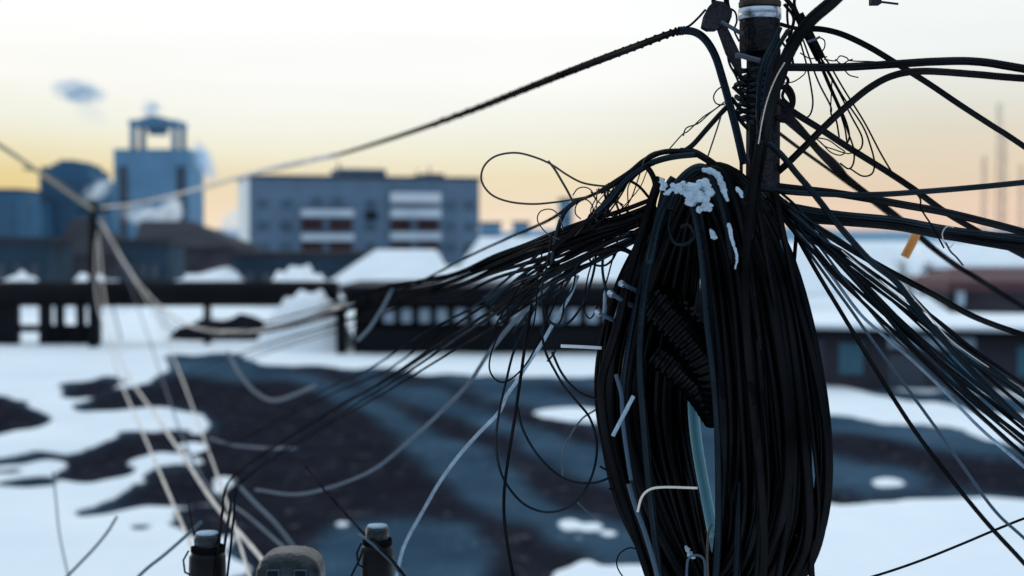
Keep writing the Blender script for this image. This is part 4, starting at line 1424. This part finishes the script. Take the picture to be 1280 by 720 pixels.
bundle(3, low2, 7, 4, "slack black cable, %s of three above those drawn to the insulator", "slack cables crossing the yard to the left", spread2=14, seed=43, wob=3)
tang = [(800, 280, 2.0), (770, 292), (740, 306), (705, 325), (680, 342), (650, 366), (620, 392, 2.3)]
bundle(9, tang, 16, 4.5, "cable, %s in the dense dark thicket just left of the coil", "cables of the dense thicket left of the coil", spread2=26, seed=47, wob=7)

HG = [
    ("thin cable hooking down from the thicket beside the sky-lit roof", [(745, 308, 2.05), (743, 335), (733, 370), (718, 396), (703, 407), (690, 404), (682, 396)], 3.2, 'cable2'),
    ("thin cable dropping by the red-walled house", [(755, 310, 2.05), (753, 335), (756, 356), (760, 372)], 3.5, 'cable2'),
    ("little curl of cable under the bowed one", [(733, 318, 2.05), (742, 330), (755, 332), (765, 325), (772, 312)], 2.8, 'cable2'),
    ("cable falling left from the thicket toward the shed", [(730, 318, 2.05), (718, 338), (706, 358), (692, 372)], 3.5, 'cable2'),
    ("slim cable coming straight down through the thicket", [(690, 290, 2.05), (684, 330), (677, 365), (680, 400), (678, 420)], 2.4, 'cable2'),
    ("vertical cable crossing the thick bundle at its left", [(680, 302, 2.05), (676, 325), (672, 350), (668, 400), (655, 440)], 2, 'cable3'),
    ("large hanging loop of cable over the yard, the widest one", [(668, 385, 2.1), (655, 412), (642, 440), (633, 475), (624, 515), (620, 555), (626, 590), (640, 615), (658, 632), (682, 640), (708, 635), (729, 616), (742, 588), (746, 556), (738, 524), (722, 503), (706, 484), (694, 464), (682, 440), (676, 410)], 3.2, 'cable2'),
    ("straight dark cable hanging down inside the widest loop", [(665, 380, 2.08), (658, 420), (651, 470), (643, 525), (635, 575), (630, 620), (632, 665), (645, 740)], 4, 'cable3'),
    ("shallow cable loop swinging from the dark hanging cable to the coil", [(646, 505, 2.1), (653, 535), (668, 563), (688, 586), (710, 600), (735, 604), (755, 600), (778, 588)], 3.2, 'cable2'),
    ("short cable curving into the coil across the snow strip", [(690, 440, 2.1), (702, 466), (720, 487), (740, 497), (760, 500)], 3.2, 'cable2'),
    ("faint thin cable curl within the hanging loops", [(745, 512, 2.3), (727, 524), (712, 546), (704, 568), (703, 595)], 2.4, 'teal'),
    ("short black wire end poking left from the coil, upper", [(750, 583, 2), (760, 588), (776, 590)], 2.6, 'cable3'),
    ("short black wire end poking left from the coil, lower", [(761, 611, 2), (770, 612), (784, 613)], 2.6, 'cable3'),
    ("small wire hoop beside the coil at the bottom edge", [(806, 700, 2), (798, 688), (786, 685), (774, 693), (771, 706), (778, 720), (792, 735)], 1.8, 'cable3'),
    ("cable looping wide and low behind the straight hanging one, crossing the shed", [(700, 330, 2.1), (672, 352), (640, 392), (618, 430), (612, 462), (628, 478), (652, 462), (672, 430), (688, 392), (704, 352)], 2.2, 'cable3'),
    ("twisted pair end dangling free left of the thicket", [(655, 350, 2.1), (640, 372), (622, 402), (612, 425), (604, 436)], 2.4, 'cable3'),
    ("thin curl springing up left of the thicket's top", [(700, 300, 2.05), (684, 292), (672, 276), (676, 264), (690, 262), (700, 272), (704, 288)], 1.6, 'brownw'),
    ("kinked thin cable hanging across the row of panes", [(720, 335, 2.1), (716, 360), (706, 376), (702, 398), (690, 420), (694, 438), (684, 452)], 2.4, 'cable2'),
    ("loose thin cable drooping in a V beside the coil shoulder", [(772, 300, 2.05), (764, 330), (758, 352), (748, 380), (738, 398), (730, 384), (734, 350), (742, 322)], 2.0, 'cable3'),
    ("faint thin tail under the widest loop", [(722, 628, 2.2), (735, 640), (752, 648)], 2, 'teal'),
    ("frosted pale cable slanting from the thicket to the bottom edge", [(722, 345, 2.15), (712, 370), (694, 400), (678, 428), (660, 455), (645, 478), (633, 495), (624, 515), (600, 540), (575, 568), (550, 602), (528, 640), (508, 676), (500, 700, 2.6), (492, 740, 2.6)], 5, 'frost'),
    ("pale thin cable parallel above the frosted one", [(700, 340, 2.4), (670, 375), (640, 405), (612, 440), (585, 480), (550, 516), (515, 548), (470, 585), (420, 607), (370, 618), (320, 612, 4.5)], 6, 'slatec'),
    ("short frosted stalk hanging left of the coil shoulder", [(756, 362, 2.1), (756, 378), (755, 394)], 4.5, 'frost'),
    ("blurred slate cable hanging over the left end of the shed", [(490, 362, 3.6), (478, 385), (462, 410), (448, 425, 4)], 5, 'slatec'),
]
for r in HG:
    c("cable", r[0], "cable", r[1], r[2], r[3])

# pale cables at the left, from the post down toward the camera
PL = [
    ("longest pale cable from the post to the bottom edge right of the left insulator", [(126, 268, PD), (142, 305, 38), (165, 345, 29), (188, 385, 21), (210, 430, 14), (230, 480, 10), (250, 535, 7.5), (272, 595, 5.5), (292, 655, 4.3), (318, 740, 3.4)], .010, 'pale'),
    ("pale cable running from the post to the bottom edge left of the left insulator", [(120, 300, PD), (120, 365, 30), (130, 410, 18), (150, 475, 11), (178, 540, 7.6), (208, 610, 5.6), (238, 680, 4.3), (262, 740, 3.7)], .012, 'pale'),
    ("pale cable between the other two pale ones, crossing to the middle insulator", [(122, 290, PD), (135, 400, 24), (158, 465, 13), (195, 520, 8.5), (232, 575, 6.2), (270, 632, 4.8), (320, 690, 3.8), (350, 730, 3.4)], .014, 'pale'),
    ("faint pale cable dropping beside the longest one", [(128, 275, PD), (160, 350, 30), (185, 420, 17), (205, 480, 11), (228, 545, 8), (262, 610, 6), (310, 645, 4.8), (372, 700, 3.8)], .010, 'slatec'),
    ("short curved pale cable over the dark asphalt beside the longest pale one", [(285, 440, 9), (300, 468, 8), (322, 492, 7.5), (348, 500, 7), (400, 480, 6)], .018, 'slatec'),
    ("tan cable rising from the post to the upper left edge", [(116, 262, PD), (92, 246, 30), (58, 222, 20), (30, 202, 15), (0, 182, 12), (-60, 145, 9), (-200, 60, 6)], .034, 'tan'),
    ("grey line curving from the post down to the yard behind the pipe", [(118, 262, PD), (90, 240, 40), (60, 218, 34), (30, 210, 30)], .03, 'slatec'),
    ("brownish cable sagging low between the post and the bundle", [(124, 275, PD), (170, 350, 34), (215, 395, 24), (260, 413, 17), (320, 413, 11.5), (370, 402, 8.6), (430, 382, 6)], .025, 'pale'),
    ("pale frosted line reaching right from the post top beneath the twisted line", [(126, 259, PD), (160, 256, 33), (200, 248, 24), (240, 238, 18), (290, 224, 13), (350, 208, 9.5), (420, 194, 7.5)], .028, 'pale'),  # line added to give the twisted line its pale, reflecting far stretch
    ("pale curved cable low over the wet asphalt", [(262, 548, 7), (290, 556, 6.5), (330, 560, 6), (370, 560, 5.4)], .012, 'slatec'),
]
for lab, p, w, m in PL:
    wm = w
    P, D = dense(p, 2, 10)
    n = len(P)
    rad = [wm * (1 + 2.2 * min(1, (D[i] / PD)))/1.6 for i in range(n)]
    v, f = tube_geo(P, [r_ * .62 for r_ in rad], 8)
    tag(mesh("cable", v, f, M[m], None, True), lab, "cable")
c("cable", "dark cable crossing the snow at the lower left, the left one of two", "cable", [(146, 646, 3.6), (135, 664), (118, 685), (98, 706), (70, 735, 3.4)], 3.4, 'teal')
c("cable", "dark cable crossing the snow at the lower left, the right one of two", "cable", [(252, 652, 3), (228, 674), (205, 694), (180, 714), (150, 745, 3)], 4.2, 'teal')
c("wire", "faint thin wire over the snow at the far lower left", "wire", [(66, 590, 5), (70, 625), (74, 665), (82, 705), (90, 740, 4.5)], 2, 'slatec')
c("wire", "thin wire from mid yard to the right insulator", "wire", [(382, 583, 3.2), (405, 612), (430, 640), (452, 664, 2.5), (472, 682, 2.33), (495, 706, 2.33), (520, 740, 2.4)], 2.6, 'cable3')
c("wire", "thin wire standing up from the left insulator", "wire", [(235, 625, 3), (238, 645), (243, 672, 2.4)], 1.6, 'cable3')
c("cable", "blue-lit cable slanting behind the middle insulator", "cable", [(292, 600, 4), (318, 628), (345, 655), (372, 690), (400, 730, 3.6)], 5, 'teal')

# ------------------------------------------------------------------ insulators
DI = 2.4
ki = DI / F


def insulator(u, v_top, w, label, snowcap=True):
    p = W(u, ARMV, DI)
    p.z = W(u, v_top + 140, DI).z
    o = empty("insulator", p, label, "insulator", "pin insulators on the arm")
    h = W(u, v_top, DI).z - p.z
    r = w / 2 * ki
    MB().lathe([(r * 1.15, 0), (r * 1.2, h * .12), (r * 1.0, h * .2), (r * 1.0, h * .70), (r * .98, h * .80), (r * .84, h * .84), (r * .70, h * .86)], sides=32).build("body", M['porcd'], o, True)
    MB().lathe([(r * .62, h * .86), (r * .68, h * .875), (r * .70, h * .90), (r * .73, h * .935), (r * .735, h * .97), (r * .68, h * .992), (r * .5, h)], sides=32).build("cap", M['porc'], o, True)
    MB().lathe([(r * .45, h * 1.0), (r * .62, h * .997), (r * .60, h * 1.012), (r * .3, h * 1.02)], sides=24).build("frost_rim", M['frost'], o, True)
    for kz in (.845, .862, .878):
        pts_ = [Vector((math.cos(a) * r * .84, math.sin(a) * r * .84, h * kz + .0015 * math.sin(a * 2))) for a in np.linspace(0, 6.28, 25)]
        MB().tube(pts_, 1.6 * ki, 6).build("tie_wire", M['cable3'], o, True)
    MB().tube([Vector((-r * .95, -r * .3, h * .86)), Vector((-r * 1.2, -r * .5, h * .78)), Vector((-r * 1.1, -r * .6, h * .68)), Vector((-r * .8, -r * .7, h * .66))], 1.3 * ki, 6).build("wire_tail", M['cable3'], o, True)
    MB().tube([Vector((0, 0, -.12)), Vector((0, 0, .02))], .009, 10).build("pin", M['rust'], o, True)
    return o


insulator(260, 667, 46, "left pin insulator bound with wire at the bottom edge, beside the pale cables")
insulator(472, 658, 41, "right pin insulator with a wire slung over its neck at the bottom edge")
mid = empty("cable_junction_box", W(364, 760, DI), "rounded grey junction box with two square slots between the two insulators", "junction box")
b = MB()
zt = W(364, 686, DI).z - mid.location.z
hw = 41 * ki
prof = []
for i in range(13):
    a = math.pi * i / 12
    prof.append((hw * math.copysign(abs(math.cos(a)) ** .75, math.cos(a)), zt - hw * .8 + hw * .8 * math.sin(a) ** .8))
poly = [(hw, -.08)] + prof + [(-hw, -.08)]
b.prism(poly, -.045, .045)
hb = b.build("housing", M['porc'], mid, True, bevel=.020)
hb.modifiers["bevel"].segments = 6
for s in (-1, 1):
    x = s * 17 * ki
    MB().box(x - 8 * ki, x + 8 * ki, -.0485, -.0452, zt - 34 * ki, zt - 18 * ki).build("slot_frame", M['slatec'], mid, bevel=.001)
    MB().box(x - 6.5 * ki, x + 6.5 * ki, -.050, -.0487, zt - 32 * ki, zt - 20 * ki).build("slot", M['black'], mid)
MB().tube([Vector((0, 0, -.14)), Vector((0, 0, -.07))], .012, 10).build("mount", M['rust'], mid)
c("wire", "wire slung diagonally over the right insulator's neck", "wire", [(449, 668, 2.36), (460, 676, 2.33), (476, 690, 2.32), (492, 706, 2.34), (505, 725)], 3, 'slatec')
c("wire", "wire drooping on the left side of the right insulator", "wire", [(454, 685, 2.36), (450, 698), (443, 712), (432, 735)], 2.6, 'cable3')
